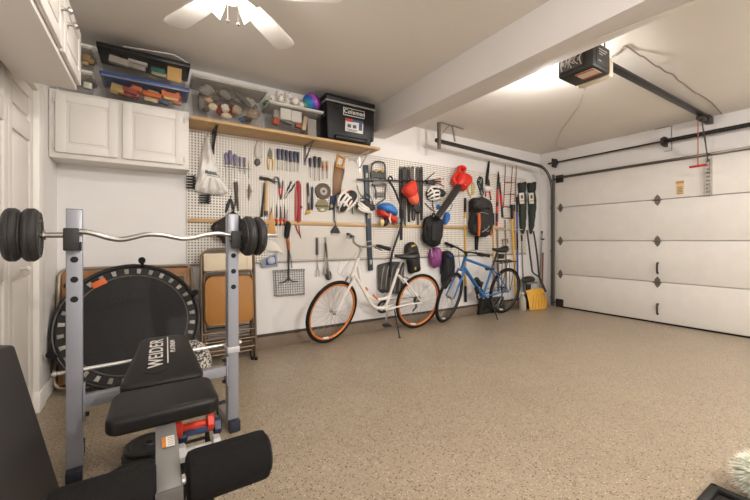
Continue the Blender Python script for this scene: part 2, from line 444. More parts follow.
for q in range(5): mb.bb((DX-.0032, a.y-.015, a.z-.07-.02*q), (DX-.0024, b.y+.015, a.z-.078-.02*q))
t.part('sticker_print', mb, m('6a4a34', .7), i)
a = at(708, 158, X=DX-.04); b = at(708, 195, X=DX-.04)
mb = MB()
for s in (-1, 1): mb.bb((DX-.035, a.y+s*.022-.006, b.z), (DX-.0003, a.y+s*.022+.006, a.z))
q = b.z
while q < a.z: mb.bb((DX-.03, a.y-.02, q), (DX-.02, a.y+.02, q+.02)); q += .045
t.part('arm_bracket', mb, m('a39d94', .4, .4)); t.done((0, 0, 0))
HY = a.y

# dark line of wiring on the header, torsion shaft, tracks
SX, SZ = 5.44, 2.325
t = Thing('torsion_spring_shaft', 'black torsion spring shaft above the top of the garage door', 'door spring')
mb = MB(); mb.tube([(SX, -2.6, SZ), (SX, 3.3, SZ)], .013); t.part('shaft', mb, DARKM)
sy = at(663, 142, X=SX).y
mb = MB(); pts = []
for i in range(700):
    a = i*2*math.pi/8; pts.append((SX+.024*math.cos(a), sy-.03-i*.0037, SZ+.024*math.sin(a)))
mb.tube([(SX, sy-.03, SZ), (SX, -2.55, SZ)], .024, 12); mb.tube(pts, .0055, 5); t.part('spring', mb, BLKS)
mb = MB(); mb.annulus((SX, sy, SZ), (0, 1, 0), .012, .05, .03); mb.bb((SX, sy-.02, SZ-.06), (XR-.001, sy+.01, SZ+.06), .004); t.part('centre_bracket', mb, IRON)
mb = MB(); mb.annulus((SX, 3.19, SZ), (0, 1, 0), .012, .055, .05); mb.bb((SX-.03, 3.215, SZ-.07), (XR-.001, 3.225, SZ+.07)); t.part('cable_drum', mb, IRON)
t.done()

t = Thing('door_track', 'grey steel garage door track curving up beside the tools', 'garage door track')
TY = 3.235
def railpath():
    p = [(5.44, TY, .02), (5.44, TY, 1.0), (5.44, TY, 1.86)]
    for k in range(9):
        a = R(90)*k/8; p.append((5.44-.36*(1-math.cos(a)), TY, 1.88+.36*math.sin(a)))
    p += [(4.0, TY, 2.275), (2.93, TY, 2.31)]
    return p
rp = railpath()
def offp(d, dy):
    out = []
    for i, p in enumerate(rp):
        a = Vector(rp[max(0, i-1)]); b = Vector(rp[min(len(rp)-1, i+1)]); q = (b-a).normalized(); n = Vector((-q.z, 0, q.x))
        out.append(Vector(p)+n*d+Vector((0, dy, 0)))
    return out
mb = MB(); mb.tube(offp(.019, 0), .008, 6); mb.tube(offp(-.019, 0), .008, 6); mb.tube(offp(0, .012), .017, 6, flat=((0, 1, 0), .2)); t.part('track_rail', mb, m('4c4844', .4, .6))
mb = MB()
for z in (.15, .9, 1.6): mb.bb((5.42, TY+.012, z-.02), (XR-.001, TY+.02, z+.02)); 
mb.bb((XR-.03, TY+.012, 0), (XR-.001, TY+.045, 2.15)); t.part('wall_angle', mb, m('7d766e', .5, .6))
mb = MB()
x0 = 2.955
mb.bb((x0, TY-.035, 2.2), (x0+.035, TY-.031, ZR)); mb.bb((x0, TY-.035, 2.2), (x0+.004, TY, ZR))
mb.bar((x0+.02, TY-.04, ZR-.002), (x0+.42, TY-.04, ZR-.02), .03, .004); mb.bar((x0+.27, TY-.035, 2.33), (x0+.22, TY-.035, ZR), .03, .004); mb.bar((x0+.02, TY+.05, 2.31), (x0+.2, TY, ZR), .025, .004)
for i in range(7): mb.box((x0+.017, TY-.036, 2.23+i*.043), (.012, .004, .02), None)
t.part('track_hanger', mb, m('8a8177', .45, .7)); t.done()

# garage door opener on its rail
t = Thing('garage_door_opener', 'black garage door opener under the ceiling with its rail running to the door', 'garage door opener')
OY = 1.30
mb = MB(); mb.bb((2.46, OY-.12, 2.235), (2.70, OY+.12, 2.41), .014); t.part('housing', mb, m('26231f', .5))
mb = MB(); mb.bb((2.445, OY-.06, 2.26), (2.462, OY+.11, 2.395), .004); i = t.part('terminal_panel', mb, m('3a3631', .5))
mb = MB()
for k in range(7):
    y = OY-.05+.022*k; mb.tube(smooth_line([(2.446, y, 2.27+.01*(k % 3)), (2.425, y+.02*math.sin(k), 2.31), (2.43, y-.02, 2.35+.01*(k % 2)), (2.447, y+.01, 2.385)]), .0035, 5)
t.part('wiring', mb, m('b9b2a8', .5), i)
mb = MB()
for k in range(4): mb.bb((2.438, OY-.045+.035*k, 2.3), (2.446, OY-.025+.035*k, 2.325), .002)
t.each('terminal_block', mb, m('8f8a82', .5), i)
mb = MB(); mb.bb((2.50, OY-.124, 2.262), (2.66, OY-.1195, 2.385), .003); i = t.part('side_panel', mb, m('2f2c29', .5))
mb = MB()
for k in range(3): mb.bb((2.53, OY-.1258, 2.37-.017*k), (2.53+(.11, .09, .05)[k], OY-.1238, 2.362-.017*k))
mb.bb((2.52, OY-.1258, 2.29), (2.56, OY-.1238, 2.283)); t.part('side_print', mb, m('a9a49b', .5), i)
mb = MB(); mb.bb((2.50, OY-.10, 2.2315), (2.62, OY+.02, 2.2355)); i = t.part('warning_label', mb, m('d8cdb8', .5))
mb = MB(); mb.bb((2.50, OY-.10, 2.230), (2.52, OY+.02, 2.232)); mb.bb((2.60, OY-.10, 2.230), (2.62, OY+.02, 2.232)); t.part('label_band', mb, m('c4542c', .5), i)
mb = MB(); mb.bb((2.695, OY-.12, 2.22), (2.765, OY+.12, 2.37), .03); t.part('lamp_lens', mb, m('e9dcc4', .5))
mb = MB(); mb.bar((2.6, OY, 2.415), (5.42, HY, 2.50), .05, .035); mb.bar((2.6, OY-.03, 2.405), (5.42, HY-.03, 2.49), .008, .012); t.part('rail', mb, BLKS)
mb = MB(); mb.bb((5.38, HY-.03, 2.44), (XR-.001, HY+.03, 2.52), .004); t.part('header_bracket', mb, IRON)
mb = MB(); mb.bb((5.17, HY-.03, 2.43), (5.31, HY+.03, 2.475), .005); i = t.part('trolley', mb, IRON)
mb = MB(); mb.bar((5.25, HY, 2.44), (5.36, HY, 2.21), .028, .008); mb.bar((5.35, HY, 2.26), (DX-.04, HY, 1.99), .03, .008); t.part('door_arm', mb, m('57524d', .5, .6), i)
mb = MB()
for sx in (2.5, 2.66):
    for sy_ in (OY-.1, OY+.1): mb.bar((sx, sy_, 2.40), (sx, sy_, ZR), .02, .003)
t.each('ceiling_strap', mb, IRON)
rx = 5.2; a = at(700, 125, X=rx); b = at(698, 166, X=rx)
mb = MB(); mb.tube([(rx, b.y, 2.44), (rx, b.y, b.z)], .005, 6); i = t.part('release_cord', mb, m('a8503c', .7))
mb = MB(); mb.tube([(rx, b.y+.075, b.z-.001), (rx, b.y-.075, b.z+.001)], .013, 8); t.part('release_handle', mb, m('b3201c', .4), i, 'red emergency pull handle')
t.done()

def cable(name, label, pts, r, col, cat='cable', k=4):
    mb = MB(); mb.tube(smooth_line(pts, k), r, 6); return one(name, label, cat, mb, m(col, .6))
pts = [at(u, v, Z=ZR-.006) for u, v in ((612, 57), (619, 52), (625, 46))] + [at(u, v, Z=ZR-z) for (u, v), z in zip(((633, 50.5), (640, 55.5), (644, 57), (651, 62.5), (656, 66), (660, 67.5), (666, 72), (673, 74.5), (678, 80), (684, 84), (694, 92), (700, 95), (712, 103), (722, 114)), (.006, .02, .02, .03, .014, .03, .03, .03, .015, .01, .02, .01, .006, .004))]
cable('ceiling_wire', 'grey wire sagging across the ceiling beside the opener rail', pts, .006, '7d7166')
pts = [at(u, v, Z=ZR-.004) for u, v in ((586, 82), (584.6, 88), (582, 97), (579, 106), (574, 113), (569, 120), (563, 128), (559, 136), (557, 146))]
pts[0] = Vector((2.72, OY+.11, 2.40))
pts += [Vector((XR-.006, pts[-1].y-.01, 2.50)), Vector((XR-.006, pts[-1].y-.012, 2.36))]
cable('sensor_cord', 'thin pale cable hanging from the opener and down the corner', pts, .0035, 'c9bfb0')
pts = [at(u, v, Z=2.296) for u, v in ((596, 39.5), (604, 36.5), (625, 28), (650, 18), (680, 6.5), (700, -2), (750, -24))]
cable('beam_cable', 'white cable stapled along the underside of the beam', pts, .005, 'e6dfd2')
pts = [(XR-.004, at(u, v, X=XR).y, at(u, v, X=XR).z) for u, v in ((655, 129.5), (664, 127.5), (672, 126), (671.8, 136), (672, 150), (664, 152))]
cable('header_cord', 'thin black wire tacked in an angle above the garage door', pts, .003, '2b2622', k=1)

# ceiling lamp near the opener
L0 = at(546.5, 77.5, Y=1.70)
t = Thing('bulb_fixture', 'bare glowing bulb in a white socket behind the ceiling beam', 'lamp')
mb = MB(); mb.lathe((L0.x, L0.y, ZR), (L0.x, L0.y, L0.z+.03), ((0, .05), (.2, .05), (.25, .025), (1, .022))); t.part('socket', mb, WHITE)
mb = MB(); mb.ball(L0, .033); t.part('bulb', mb, m('fff1dc', .3, emit=25)); t.done()
def point(name, loc, e, r, col=LAMPC, kind='POINT'):
    d = bpy.data.lights.new(name, kind); d.energy = e; d.shadow_soft_size = r; d.color = col
    o = bpy.data.objects.new(name, d); COL.objects.link(o); o.location = loc; return o
point('bulb_light', (L0.x, L0.y, L0.z-.085), E_BULB, .04)
for L1, e1, lab in ((Vector((4.2, -1.0, 2.40)), E_FILL_RIGHT, 'added fill bulb on the ceiling, outside the picture on the right'), (Vector((1.35, -1.0, 2.47)), E_FILL_REAR, 'added fill bulb on the ceiling behind the viewpoint, left of the beam')):  # two unseen bulbs, added to raise the brightness of the room
    t = Thing('bulb_fixture', lab, 'lamp'); zc = ZR if L1.x > 2.2 else ZL
    mb = MB(); mb.lathe((L1.x, L1.y, zc), (L1.x, L1.y, L1.z+.03), ((0, .05), (.2, .05), (.25, .025), (1, .022))); t.part('socket', mb, WHITE)
    mb = MB(); mb.ball(L1, .033); t.part('bulb', mb, m('fff1dc', .3, emit=25)); t.done()
    point('bulb_light', (L1.x, L1.y, L1.z-.085), e1, .05)

# ceiling fan
FANW = m('f4f0ea', .45)
fx, fy = .325, 1.86
t = Thing('ceiling_fan', 'white ceiling fan with lit glass shades', 'ceiling fan')
mb = MB(); mb.lathe((fx, fy, ZL), (fx, fy, 2.30), ((0, .075), (.12, .07), (.13, .03), (.3, .03), (.32, .10), (.45, .125), (.7, .125), (.85, .09), (1, .06)), 24); t.part('motor_housing', mb, FANW)
for k in range(5):
    a = R(43+72*k); d = Vector((math.cos(a), math.sin(a), 0)); n = Vector((-d.y, d.x, 0)); c = Vector((fx, fy, 2.345))
    mb = MB(); mb.bar(c+d*.09, c+d*.20, .03, .006); i = t.part('blade_iron', mb, WHITE)
    prof = [(.17, -.05), (.30, -.062), (.51, -.068), (.545, -.058), (.56, -.03), (.565, 0), (.56, .03), (.545, .058), (.51, .068), (.30, .062), (.17, .05)]
    up = Vector((0, 0, 1)); mb = MB(); mb.prism([c+d*x+n*y+up*(y*-.12-.012) for x, y in prof], (0, 0, .008), .002); t.part('blade', mb, FANW)
mb = MB(); mb.lathe((fx, fy, 2.335), (fx, fy, 2.25), ((0, .06), (.4, .06), (.8, .045), (1, .012)), 20); i = t.part('light_kit', mb, WHITE)
GL = m('fff6e8', .4, emit=1.2)
for k in range(3):
    a = R(258+120*k); d = Vector((math.cos(a), math.sin(a), 0)); c = Vector((fx, fy, 2.30))
    mb = MB(); mb.lathe(c+d*.045, c+d*.115+Vector((0, 0, -.06)), ((0, .02), (.2, .03), (.5, .042), (.8, .05), (1, .056)), 18); t.part('glass_shade', mb, GL, i)
    sl = point('fan_bulb_light', c+d*.12+Vector((0, 0, -.075)), E_FAN, .04, kind='SPOT'); sl.data.spot_size = R(168); sl.data.spot_blend = .35; sl.rotation_euler = (0, 0, 0); point('fan_bulb_light', c+d*.12+Vector((0, 0, -.075)), E_FAN2, .04)
mb = MB()
for q in (-.02, .03):
    mb = MB(); mb.tube([(fx+q, fy-.01, 2.24), (fx+q, fy-.01, 2.165)], .002, 5); mb.ball((fx+q, fy-.01, 2.16), .009, 8); t.part('pull_chain', mb, CHROME)
t.done()

# ------------------------------------------------------------------ cabinets
def cab_door(mb, o, ud, nd, w, h):
    """raised panel door: o lower corner, ud width dir, nd outward"""
    o, ud, nd = Vector(o), Vector(ud), Vector(nd); up = Vector((0, 0, 1)); M = Matrix((ud, nd, up)).transposed()
    c = o+ud*w/2+up*h/2
    mb.box(c+nd*.008, (w, .012, h), M, .004)
    fr = .058
    for s in (-1, 1):
        mb.box(c+ud*s*(w-fr)/2+nd*.015, (fr, .012, h), M, .004); mb.box(c+up*s*(h-fr)/2+nd*.015, (w-2*fr+.006, .012, fr), M, .004)
    mb.box(c+nd*.013, (w-2*fr-.035, .014, h-2*fr-.035), M, .006)
t = Thing('wall_cabinet', 'white two-door wall cabinet carrying the storage bins beside the pegboard', 'cabinet')
cx0, cx1, cy, cz0, cz1 = XL+.004, .236, 3.245, 1.652, 2.128
mb = MB(); mb.bb((cx0, cy, cz0), (cx1, YB-.001, cz1), .002); t.part('body', mb, WHITE)
mb = MB()
xd = [(cx0+.035, -.235), (-.207, .195)]
for x0, x1 in xd:
    mb = MB(); cab_door(mb, (x0, cy-.001, cz0+.035), (1, 0, 0), (0, -1, 0), x1-x0, cz1-cz0-.06); t.part('door', mb, WHITE)
mb = MB()
for x, z in ((xd[0][0]-.008, 2.05), (xd[0][0]-.008, 1.73), (xd[1][1]+.008, 2.05), (xd[1][1]+.008, 1.73)): mb.bb((x-.006, cy-.012, z-.02), (x+.006, cy, z+.02), .002)
t.each('hinge', mb, m('cfc9c0', .5)); t.done()
t = Thing('overhead_cabinet', 'white cabinet overhead at the top left with two round knobs', 'cabinet')
ax1, ay0, ay1, az0, az1 = -.368, 1.55, 2.525, 1.906, 2.24
mb = MB(); mb.bb((XL+.018, ay0, az0), (ax1, ay1, az1), .003); t.part('body', mb, WHITE)
for y0, y1, ky in ((1.66, 2.075, 2.03), (2.10, 2.515, 2.16)):
    mb = MB(); cab_door(mb, (ax1-.001, y0, az0+.025), (0, 1, 0), (1, 0, 0), y1-y0, az1-az0-.045); i = t.part('door', mb, WHITE)
    mb = MB(); mb.lathe((ax1+.02, ky, 2.09), (ax1+.058, ky, 2.09), ((0, .009), (.1, .007), (.5, .006), (.6, .015), (.8, .017), (1, .009))); t.part('knob', mb, STEEL, i, 'metal knob')
t.done()

# ------------------------------------------------------------------ shelf
t = Thing('wall_shelf', 'long raw wood shelf above the pegboard holding bins and a cooler', 'shelf')
SX0, SX1, SZ0, SZ1, SY = .242, 2.085, 2.062, 2.088, 3.19
mb = MB(); mb.bb((SX0, SY, SZ0), (SX1, WY-.001, SZ1), .002); t.part('board', mb, WOOD)
for x, c in ((.45, DARKM), (1.33, m('6d6762', .45, .6)), (1.99, m('c9c4bb', .4, .5))):
    mb = MB(); mb.bb((x-.012, WY-.008, 1.86), (x+.012, WY-.001, SZ0)); mb.bb((x-.012, SY+.05, SZ0-.007), (x+.012, WY-.001, SZ0-.0002)); mb.bar((x, SY+.08, SZ0-.006), (x, WY-.006, 1.90), .016, .006)
    t.part('bracket', mb, c)
t.done()
one('pegboard', 'white perforated board covering the back wall behind the hanging tools', 'pegboard', MB().bb((.238, WY, .86), (5.12, YB-.0005, 2.0825), .001), peg_mat())
one('pegboard_trim', 'thin grey metal strip along the bottom edge of the pegboard', 'trim strip', MB().bb((.0, WY-.006, .845), (5.12, YB-.0005, .862), .002), m('8d867e', .5, .4))
one('wooden_rail', 'narrow raw pine rail screwed across the pegboard at mid height', 'rail', MB().bb((.245, WY-.02, 1.232), (4.58, WY-.0005, 1.268), .002), WOOD)

# ------------------------------------------------------------------ bins
def bin_(name, label, x0, x1, y0, y1, z0, z1, lidc, fac=.09, tint='8f8a83', group=None, taper=.03, lid_h=.022, bodyc=None, tr=.9, skirt=.004):
    t = Thing(name, label, 'storage bin', group); zt = z1-lid_h; th = .004
    mb = MB(); tp = taper
    B = [(x0+tp, y0+tp), (x1-tp, y0+tp), (x1-tp, y1-tp), (x0+tp, y1-tp)]; T = [(x0+.008, y0+.008), (x1-.008, y0+.008), (x1-.008, y1-.008), (x0+.008, y1-.008)]
    vs = [(x, y, z0) for x, y in B]+[(x, y, zt) for x, y in T]
    mb._add(vs, [(3, 2, 1, 0), (0, 1, 5, 4), (1, 2, 6, 5), (2, 3, 7, 6), (3, 0, 4, 7)])
    t.part('body', mb, bodyc or clear(tint, fac, .15, tr))
    mb = MB(); mb.bb((x0+.002, y0+.002, zt-.012), (x1-.002, y1-.002, zt-.001), .004); 
    rim = MB()
    for a, b in (((x0, y0, zt-.016), (x1, y0+.012, zt)), ((x0, y1-.012, zt-.016), (x1, y1, zt)), ((x0, y0, zt-.016), (x0+.012, y1, zt)), ((x1-.012, y0, zt-.016), (x1, y1, zt))): rim.bb(a, b, .003)
    t.part('rim', rim, clear('cfcac2', .45))
    mb = MB(); mb.bb((x0-.006, y0-.008, zt-skirt), (x1+.006, y1+.002, zt+.012), .003); mb.bb((x0+.02, y0+.02, zt+.008), (x1-.02, y1-.02, z1), .005)
    t.part('lid', mb, lidc); return t.done()
CT = cz1+.001
zA, zB = CT, CT+.185
g1 = 'bins stacked on the wall cabinet'
bin_('storage_bin', 'clear bin with a blue lid full of toy blocks on the wall cabinet', -.335, .232, 3.2, 3.47, zA, zB, m('2f4f92', .4), .06, group=g1, tr=.93, skirt=.008)
bin_('storage_bin', 'clear bin with a black lid stacked on the blue-lidded bin', -.352, .236, 3.19, 3.475, zB+.001, zB+.2, m('131212', .4), .06, group=g1, tr=.88, skirt=.022)
bin_('storage_bin', 'small clear bin with white lid, lower of the pair at the far left', -.60, -.385, 3.2, 3.46, zA, zB-.02, clear('e9e4da', .8), .08, group=g1)
bin_('storage_bin', 'small clear bin with white lid, upper of the pair at the far left', -.60, -.385, 3.2, 3.46, zB-.019, zB+.165, clear('e9e4da', .8), .08, group=g1)
ST = SZ1+.0005
bin_('storage_bin', 'large clear bin of grey stuffed things at the left end of the shelf', .26, .865, 3.2, 3.478, ST, 2.452, clear('e3ded6', .6), .07, group='bins on the shelf')
bin_('storage_bin', 'clear bin with paper taped inside, beside the black cooler', .885, 1.41, 3.2, 3.478, ST, 2.362, clear('e6e1d8', .75), .07, group='bins on the shelf')

def inbin(name, label, cat, c, size, mt, rot=(0, 0, 0), group=None, round_=False):
    mb = MB()
    M = Matrix.Rotation(rot[2], 3, 'Z') @ Matrix.Rotation(rot[1], 3, 'Y') @ Matrix.Rotation(rot[0], 3, 'X')
    if round_:
        mb.ball(c, [s/2 for s in size], 16, M); cc = Vector(c)
        for v in mb.bm.verts:
            k = mathutils.noise.noise(v.co*38)*.35+mathutils.noise.noise(v.co*80)*.25; v.co = cc+(v.co-cc)*(1+min(.12, k))
    else: mb.box(c, size, M, .004)
    return one(name, label, cat, mb, mt, group)
YBL, RBL, OBL = m('cfae6c', .6), m('a2463e', .6), m('d46f38', .55)
BN = {id(YBL): 'yellow', id(RBL): 'dark red', id(OBL): 'orange'}
gy = 3.272
blocks = [(109, 88.5, 13, 5, YBL, 24, 'leftmost yellow toy block at the front of the blue-lidded bin'), (117, 84, 12, 5, YBL, 24, 'yellow toy block leaning beside the leftmost one in the blue-lidded bin'), (113, 92, 8, 4, m('a88d5c', .6), 5, 'tan toy block under the leftmost yellow blocks in the blue-lidded bin'),
  (124, 93.5, 15, 5, RBL, 15, 'lowest dark red toy block in the blue-lidded bin'), (130, 91, 15, 5, RBL, 22, 'upper dark red toy block in the middle of the blue-lidded bin'), (136, 95.5, 7, 5, RBL, 8, 'short dark red toy block beside the orange slab in the blue-lidded bin'),
  (137, 89, 11, 4.5, OBL, 24, 'tilted orange toy block over the dark red ones in the blue-lidded bin'), (133, 87.5, 6, 4, YBL, 20, 'small yellow toy block behind the tilted orange one'),
  (152, 95, 20, 4.5, OBL, 9, 'long orange toy slab across the middle of the blue-lidded bin'), (153.5, 89.5, 12, 4.5, YBL, 14, 'yellow toy block lying above the long orange slab'), (170, 93.6, 18, 3.6, OBL, 9, 'base of the orange toy arch, right in the blue-lidded bin'),
  (151, 100.3, 14, 4, m('d9c5a0', .6), 10, 'cream toy block under the long orange slab'), (171, 99, 16, 4, YBL, 8, 'yellow toy block below the orange arch'), (164, 102.5, 11, 3.5, m('4a5673', .6), 9, 'slate blue toy block on the bottom of the blue-lidded bin'), (177, 103, 10, 3.5, m('b05c3a', .6), 8, 'rust toy block at the bottom right of the blue-lidded bin'), (183, 98.5, 6, 5, m('a3383c', .6), 6, 'crimson toy block in the right corner of the blue-lidded bin')]
for i, (u, v, w, h, mt, an, lab) in enumerate(blocks):
    c = at(u, v, Y=gy+.035*(i % 2)); s = (c.y/ray(u, v).y)/F
    ez = .55*(h*s+w*s*.5*abs(math.sin(R(an)*.45))); c.z = min(zB-.045-ez, max(zA+.008+ez, c.z)); c.x = max(-.285+w*s*.45, min(.185-w*s*.4, c.x))
    inbin('toy_block', lab, 'toy block', c, (w*s/1.25, .045, h*s), mt, (0, R(an)*.45, 0), 'toy blocks in the blue-lidded bin')
ua = at(161.5, 92, Y=gy-.02); ub = at(179.5, 96, Y=gy-.02)
mb = MB(); zt = ua.z+.018; zb = ua.z-.03
prof = [(0, 0), (1, 0), (1, 1), (.82, 1), (.74, .6), (.5, .38), (.26, .6), (.18, 1), (0, 1)]
mb.prism([(ua.x+(ub.x-ua.x)*a, gy-.03, zb+(zt-zb)*b) for a, b in prof], (0, .03, 0), .002)
one('toy_arch', 'orange toy arch standing at the front right of the blue-lidded bin', 'toy block', mb, OBL)
zz = zB+.02
def ib(u, v, w, h, an, mt, name, lab, cat, y=gy, dep=.04, rd=False):
    c = at(u, v, Y=y); s = (c.y/ray(u, v).y)/F; inbin(name, lab, cat, c, (w*s/1.25, dep, h*s), mt, (0, R(an)*.45, 0), None, rd)
ib(138, 63, 20, 3, 8, m('d8d2c8', .6), 'paper_tray', 'pale grey tray edge inside the black-lidded bin', 'tray')
ib(115, 55, 8, 6, 6, m('4b2a3c', .7), 'folded_cloth', 'plum cloth in the upper left of the black-lidded bin', 'cloth')
ib(119, 61.5, 20, 6.5, 14, m('c9c3b8', .6), 'paper_roll', 'bundle of white paper at the left in the black-lidded bin', 'paper', gy, .05)
ib(137, 67, 18, 6, 16, m('beb7ab', .6), 'paper_roll', 'second white paper bundle, nearer the middle of the black-lidded bin', 'paper', gy+.03, .05)
ib(158, 71, 15, 5, 6, m('2d7468', .6), 'pencil_case', 'teal case in the middle of the black-lidded bin', 'case', gy-.005)
ib(159, 75, 16, 4, 6, m('b5a489', .6), 'notepad', 'beige pad under the teal case in the black-lidded bin', 'pad')
ib(174.5, 74, 15.5, 15, 6, m('dcb06a', .6), 'envelope', 'yellow envelope against the right front of the black-lidded bin', 'envelope', gy-.02, .006)
for k, (u, v, w, h, c) in enumerate(((87, 58.5, 7, 6, 'a5824f'), (91, 62, 7, 5, '8d6f45'), (86, 64, 6, 4, 'b39a6c'))):
    ib(u, v, w, h, 10, m(c, .7), 'wooden_scrap', ('tan wooden scrap, upper of three in the small upper bin', 'brown wooden scrap at the right in the small upper bin', 'pale wooden scrap, lowest in the small upper bin')[k], 'wood scrap')
ib(88, 86, 8, 6, 8, m('d5cec2', .7), 'folded_paper', 'white paper at the front of the small lower bin', 'paper')
# big bin contents
cont = [(205, 90, 12, 9, -20, '958e85', 'grey plush lump in the upper left of the large bin'), (214, 93, 10, 9, 10, '7d776f', 'mid grey plush lump behind the clear front of the large bin'), (225, 92, 11, 7, 30, '8f887f', 'grey plush arm at top middle of the large bin'), (234, 96, 17, 6, 60, '857e76', 'long grey plush strip slanting across the large bin'), (243, 99, 18, 5, 65, '6a645d', 'darker grey plush strip next to the long slanting one'), (249, 92, 11, 7, 10, 'b5aea4', 'pale plush roll at the upper right of the large bin'), (208, 99, 8, 6, 15, 'c4a884', 'cream toy head at the left in the large bin'), (205, 108, 7, 6, 0, '8d7a63', 'brown toy near the lower left corner of the large bin'), (213, 107, 7, 6, 20, 'd8c9ad', 'cream toy at the bottom, left of the red one'), (220, 110, 6, 8, 10, 'a33a30', 'red toy on the left in the large bin'), (225, 108, 7, 7, 0, 'e0d5bf', 'cream toy face between the two red toys'), (230, 111, 5, 8, 0, 'b0382e', 'red toy right of the cream face'), (226, 116, 9, 5, 8, 'cfc0a4', 'beige toy foot at the bottom of the large bin'), (237, 110, 8, 8, 15, 'bda98c', 'tan toy in the lower middle of the large bin'), (242, 120, 5, 3, 0, '3f6ea3', 'small blue toy at the bottom of the large bin'), (247, 119, 8, 5, -10, '7d6550', 'brown toy left of the corner in the large bin'), (255, 115, 11, 8, -15, '94806a', 'brown plush in the lower right corner of the large bin'), (259, 109, 4, 6, 0, '88817a', 'grey plush by the right wall of the large bin'), (199, 101, 6, 14, 0, '7f776e', 'dark grey plush by the left wall of the large bin')]
for k_, (u, v, w, h, an, c, lab) in enumerate(cont):
    y = (3.268, 3.322, 3.376, 3.42)[(0, 2, 1, 3)[k_ % 4]]; w *= 1.28; h *= 1.25; p = at(u, v, Y=y); s = (p.y/ray(u, v).y)/F; a_ = abs(R(an)*.6); ex = .6*math.hypot(w*s/1.1*math.cos(a_), h*s*math.sin(a_)); ez = .6*math.hypot(w*s/1.1*math.sin(a_), h*s*math.cos(a_)); p.x = min(.825-ex, max(.30+ex, p.x)); p.z = min(2.41-ez, max(ST+.012+ez, p.z))
    inbin('stuffed_toy', lab, 'stuffed toy', p, (w*s/1.1, .054, h*s), m(c, .9, var=.2, scale=60), (0, R(an)*.6, 0), 'stuffed things in the large clear bin', True)
cont = [(276, 108, 6, 8, '9a958e', 'grey part standing at the left in the papered bin'), (272, 121, 6, 6, 'c4552f', 'orange part in the lower left of the papered bin'), (281, 118.5, 6, 5, 'a39d94', 'grey part beside the orange one in the papered bin'), (283, 104, 7, 4, 'b86a48', 'orange part at the top of the papered bin'), (288, 122, 8, 4, '8d8880', 'grey part under the paper in the papered bin'), (298, 126, 6, 4, 'b5603c', 'orange part at the bottom middle of the papered bin'), (304, 117, 4, 14, 'c9b394', 'tan strip right of the paper in the papered bin')]
for u, v, w, h, c, lab in cont:
    y = 3.29; p = at(u, v, Y=y); s = (p.y/ray(u, v).y)/F
    p.x = min(1.36-w*s*.6, max(.935+w*s*.6, p.x)); p.z = min(2.315-h*s*.65, max(ST+.015+h*s*.6, p.z)); inbin('plastic_part', lab, 'plastic part', p, (w*s, .05, h*s), m(c, .6), (0, R(10), 0), 'plastic parts in the papered bin')
a = at(280.5, 107.5, Y=3.245); b = at(301.5, 124, Y=3.245)
mb = MB(); mb.bb((a.x, 3.242, b.z+.014), ((a.x+b.x)/2-.002, 3.246, a.z), .001); mb.bb(((a.x+b.x)/2+.002, 3.242, b.z+.010), (b.x, 3.246, a.z-.004), .001)
one('paper_sheet', 'pair of white paper sheets inside the front of the papered bin', 'paper', mb, m('e8e3da', .7))
a = at(308, 112, Y=3.26); b = at(322, 132, Y=3.26)
mb = MB(); mb.bb((a.x, 3.26, ST+.02), (a.x+.09, 3.38, 2.28), .006); one('cardboard_box', 'grey box in the right end of the papered bin', 'box', mb, m('a8a39b', .7))
# things on the papered bin
bz = 2.3625
k = 0
balls = [(283.5, 100, 3.30), (288, 99.5, 3.24), (293, 101, 3.25), (298, 103, 3.24), (303, 104, 3.25), (287, 96, 3.38), (294, 97, 3.38), (301, 99.5, 3.38), (290.5, 93.5, 3.30), (297, 96, 3.30)]
names = ('leftmost', 'second from left', 'middle', 'fourth from left', 'rightmost')
for i, (u, v, y) in enumerate(balls):
    if i < 5: c = Vector((.93+.07*i*1.0, (3.285, 3.228, 3.285, 3.228, 3.285)[i], bz+.0395)); lab = names[i]+' white practice ball in the front row on the papered bin'
    elif i < 8: c = Vector((.965+.084*(i-5), 3.37, bz+.0395)); lab = ('left', 'middle', 'right')[i-5]+' white practice ball in the back row on the papered bin'
    else: c = Vector((1.01+.082*(i-8), 3.30, bz+.107)); lab = ('left', 'right')[i-8]+' one of two white practice balls resting on top of the others'
    t = Thing('practice_ball', lab, 'ball', 'white practice balls on the papered bin')
    mb = MB(); mb.ball(c, .039, 14); t.part('shell', mb, m('e3ddd3', .6)); mb = MB()
    for q in range(14):
        d = Vector((random.gauss(0, 1), random.gauss(0, 1), random.gauss(0, 1))).normalized(); mb.annulus(c+d*.0385, d, .0005, .0065, .002, 8)
    t.each('hole_ring', mb, m('8a8278', .7)); t.done()
one('play_ball', 'blue, green and purple striped ball on the bin beside the cooler', 'ball', MB().ball((1.325, 3.29, bz+.09), .09, 28), ball_mat())
mb = MB(); mb.box((.902, 3.37, bz+.026), (.05, .09, .03), Matrix.Rotation(R(-15), 3, 'Y'), .01); one('small_box', 'small bright green block on the left end of the papered bin', 'box', mb, m('3f9a2d', .5))
# wire rack / lid on top of black-lidded bin
zt = zB+.2015
t = Thing('wire_rack', 'white wire rack lying on the black-lidded bin', 'rack')
mb = MB(); x0, x1, y0, y1 = -.20, .232, 3.2, 3.46
mb.tube([(x0, y0, zt+.004), (x1-.1, y0, zt+.036), (x1, y0+.03, zt+.006), (x1, y1, zt+.004), (x0, y1, zt+.004)], .004, 6, True); t.part('rim', mb, WHITE)
mb = MB()
for k in range(9): x = x0+.03+.042*k; mb.tube([(x, y0, zt+.005+.03*(k/8)), (x, y1, zt+.004)], .0028, 5)
t.part('wire', mb, WHITE); t.done()
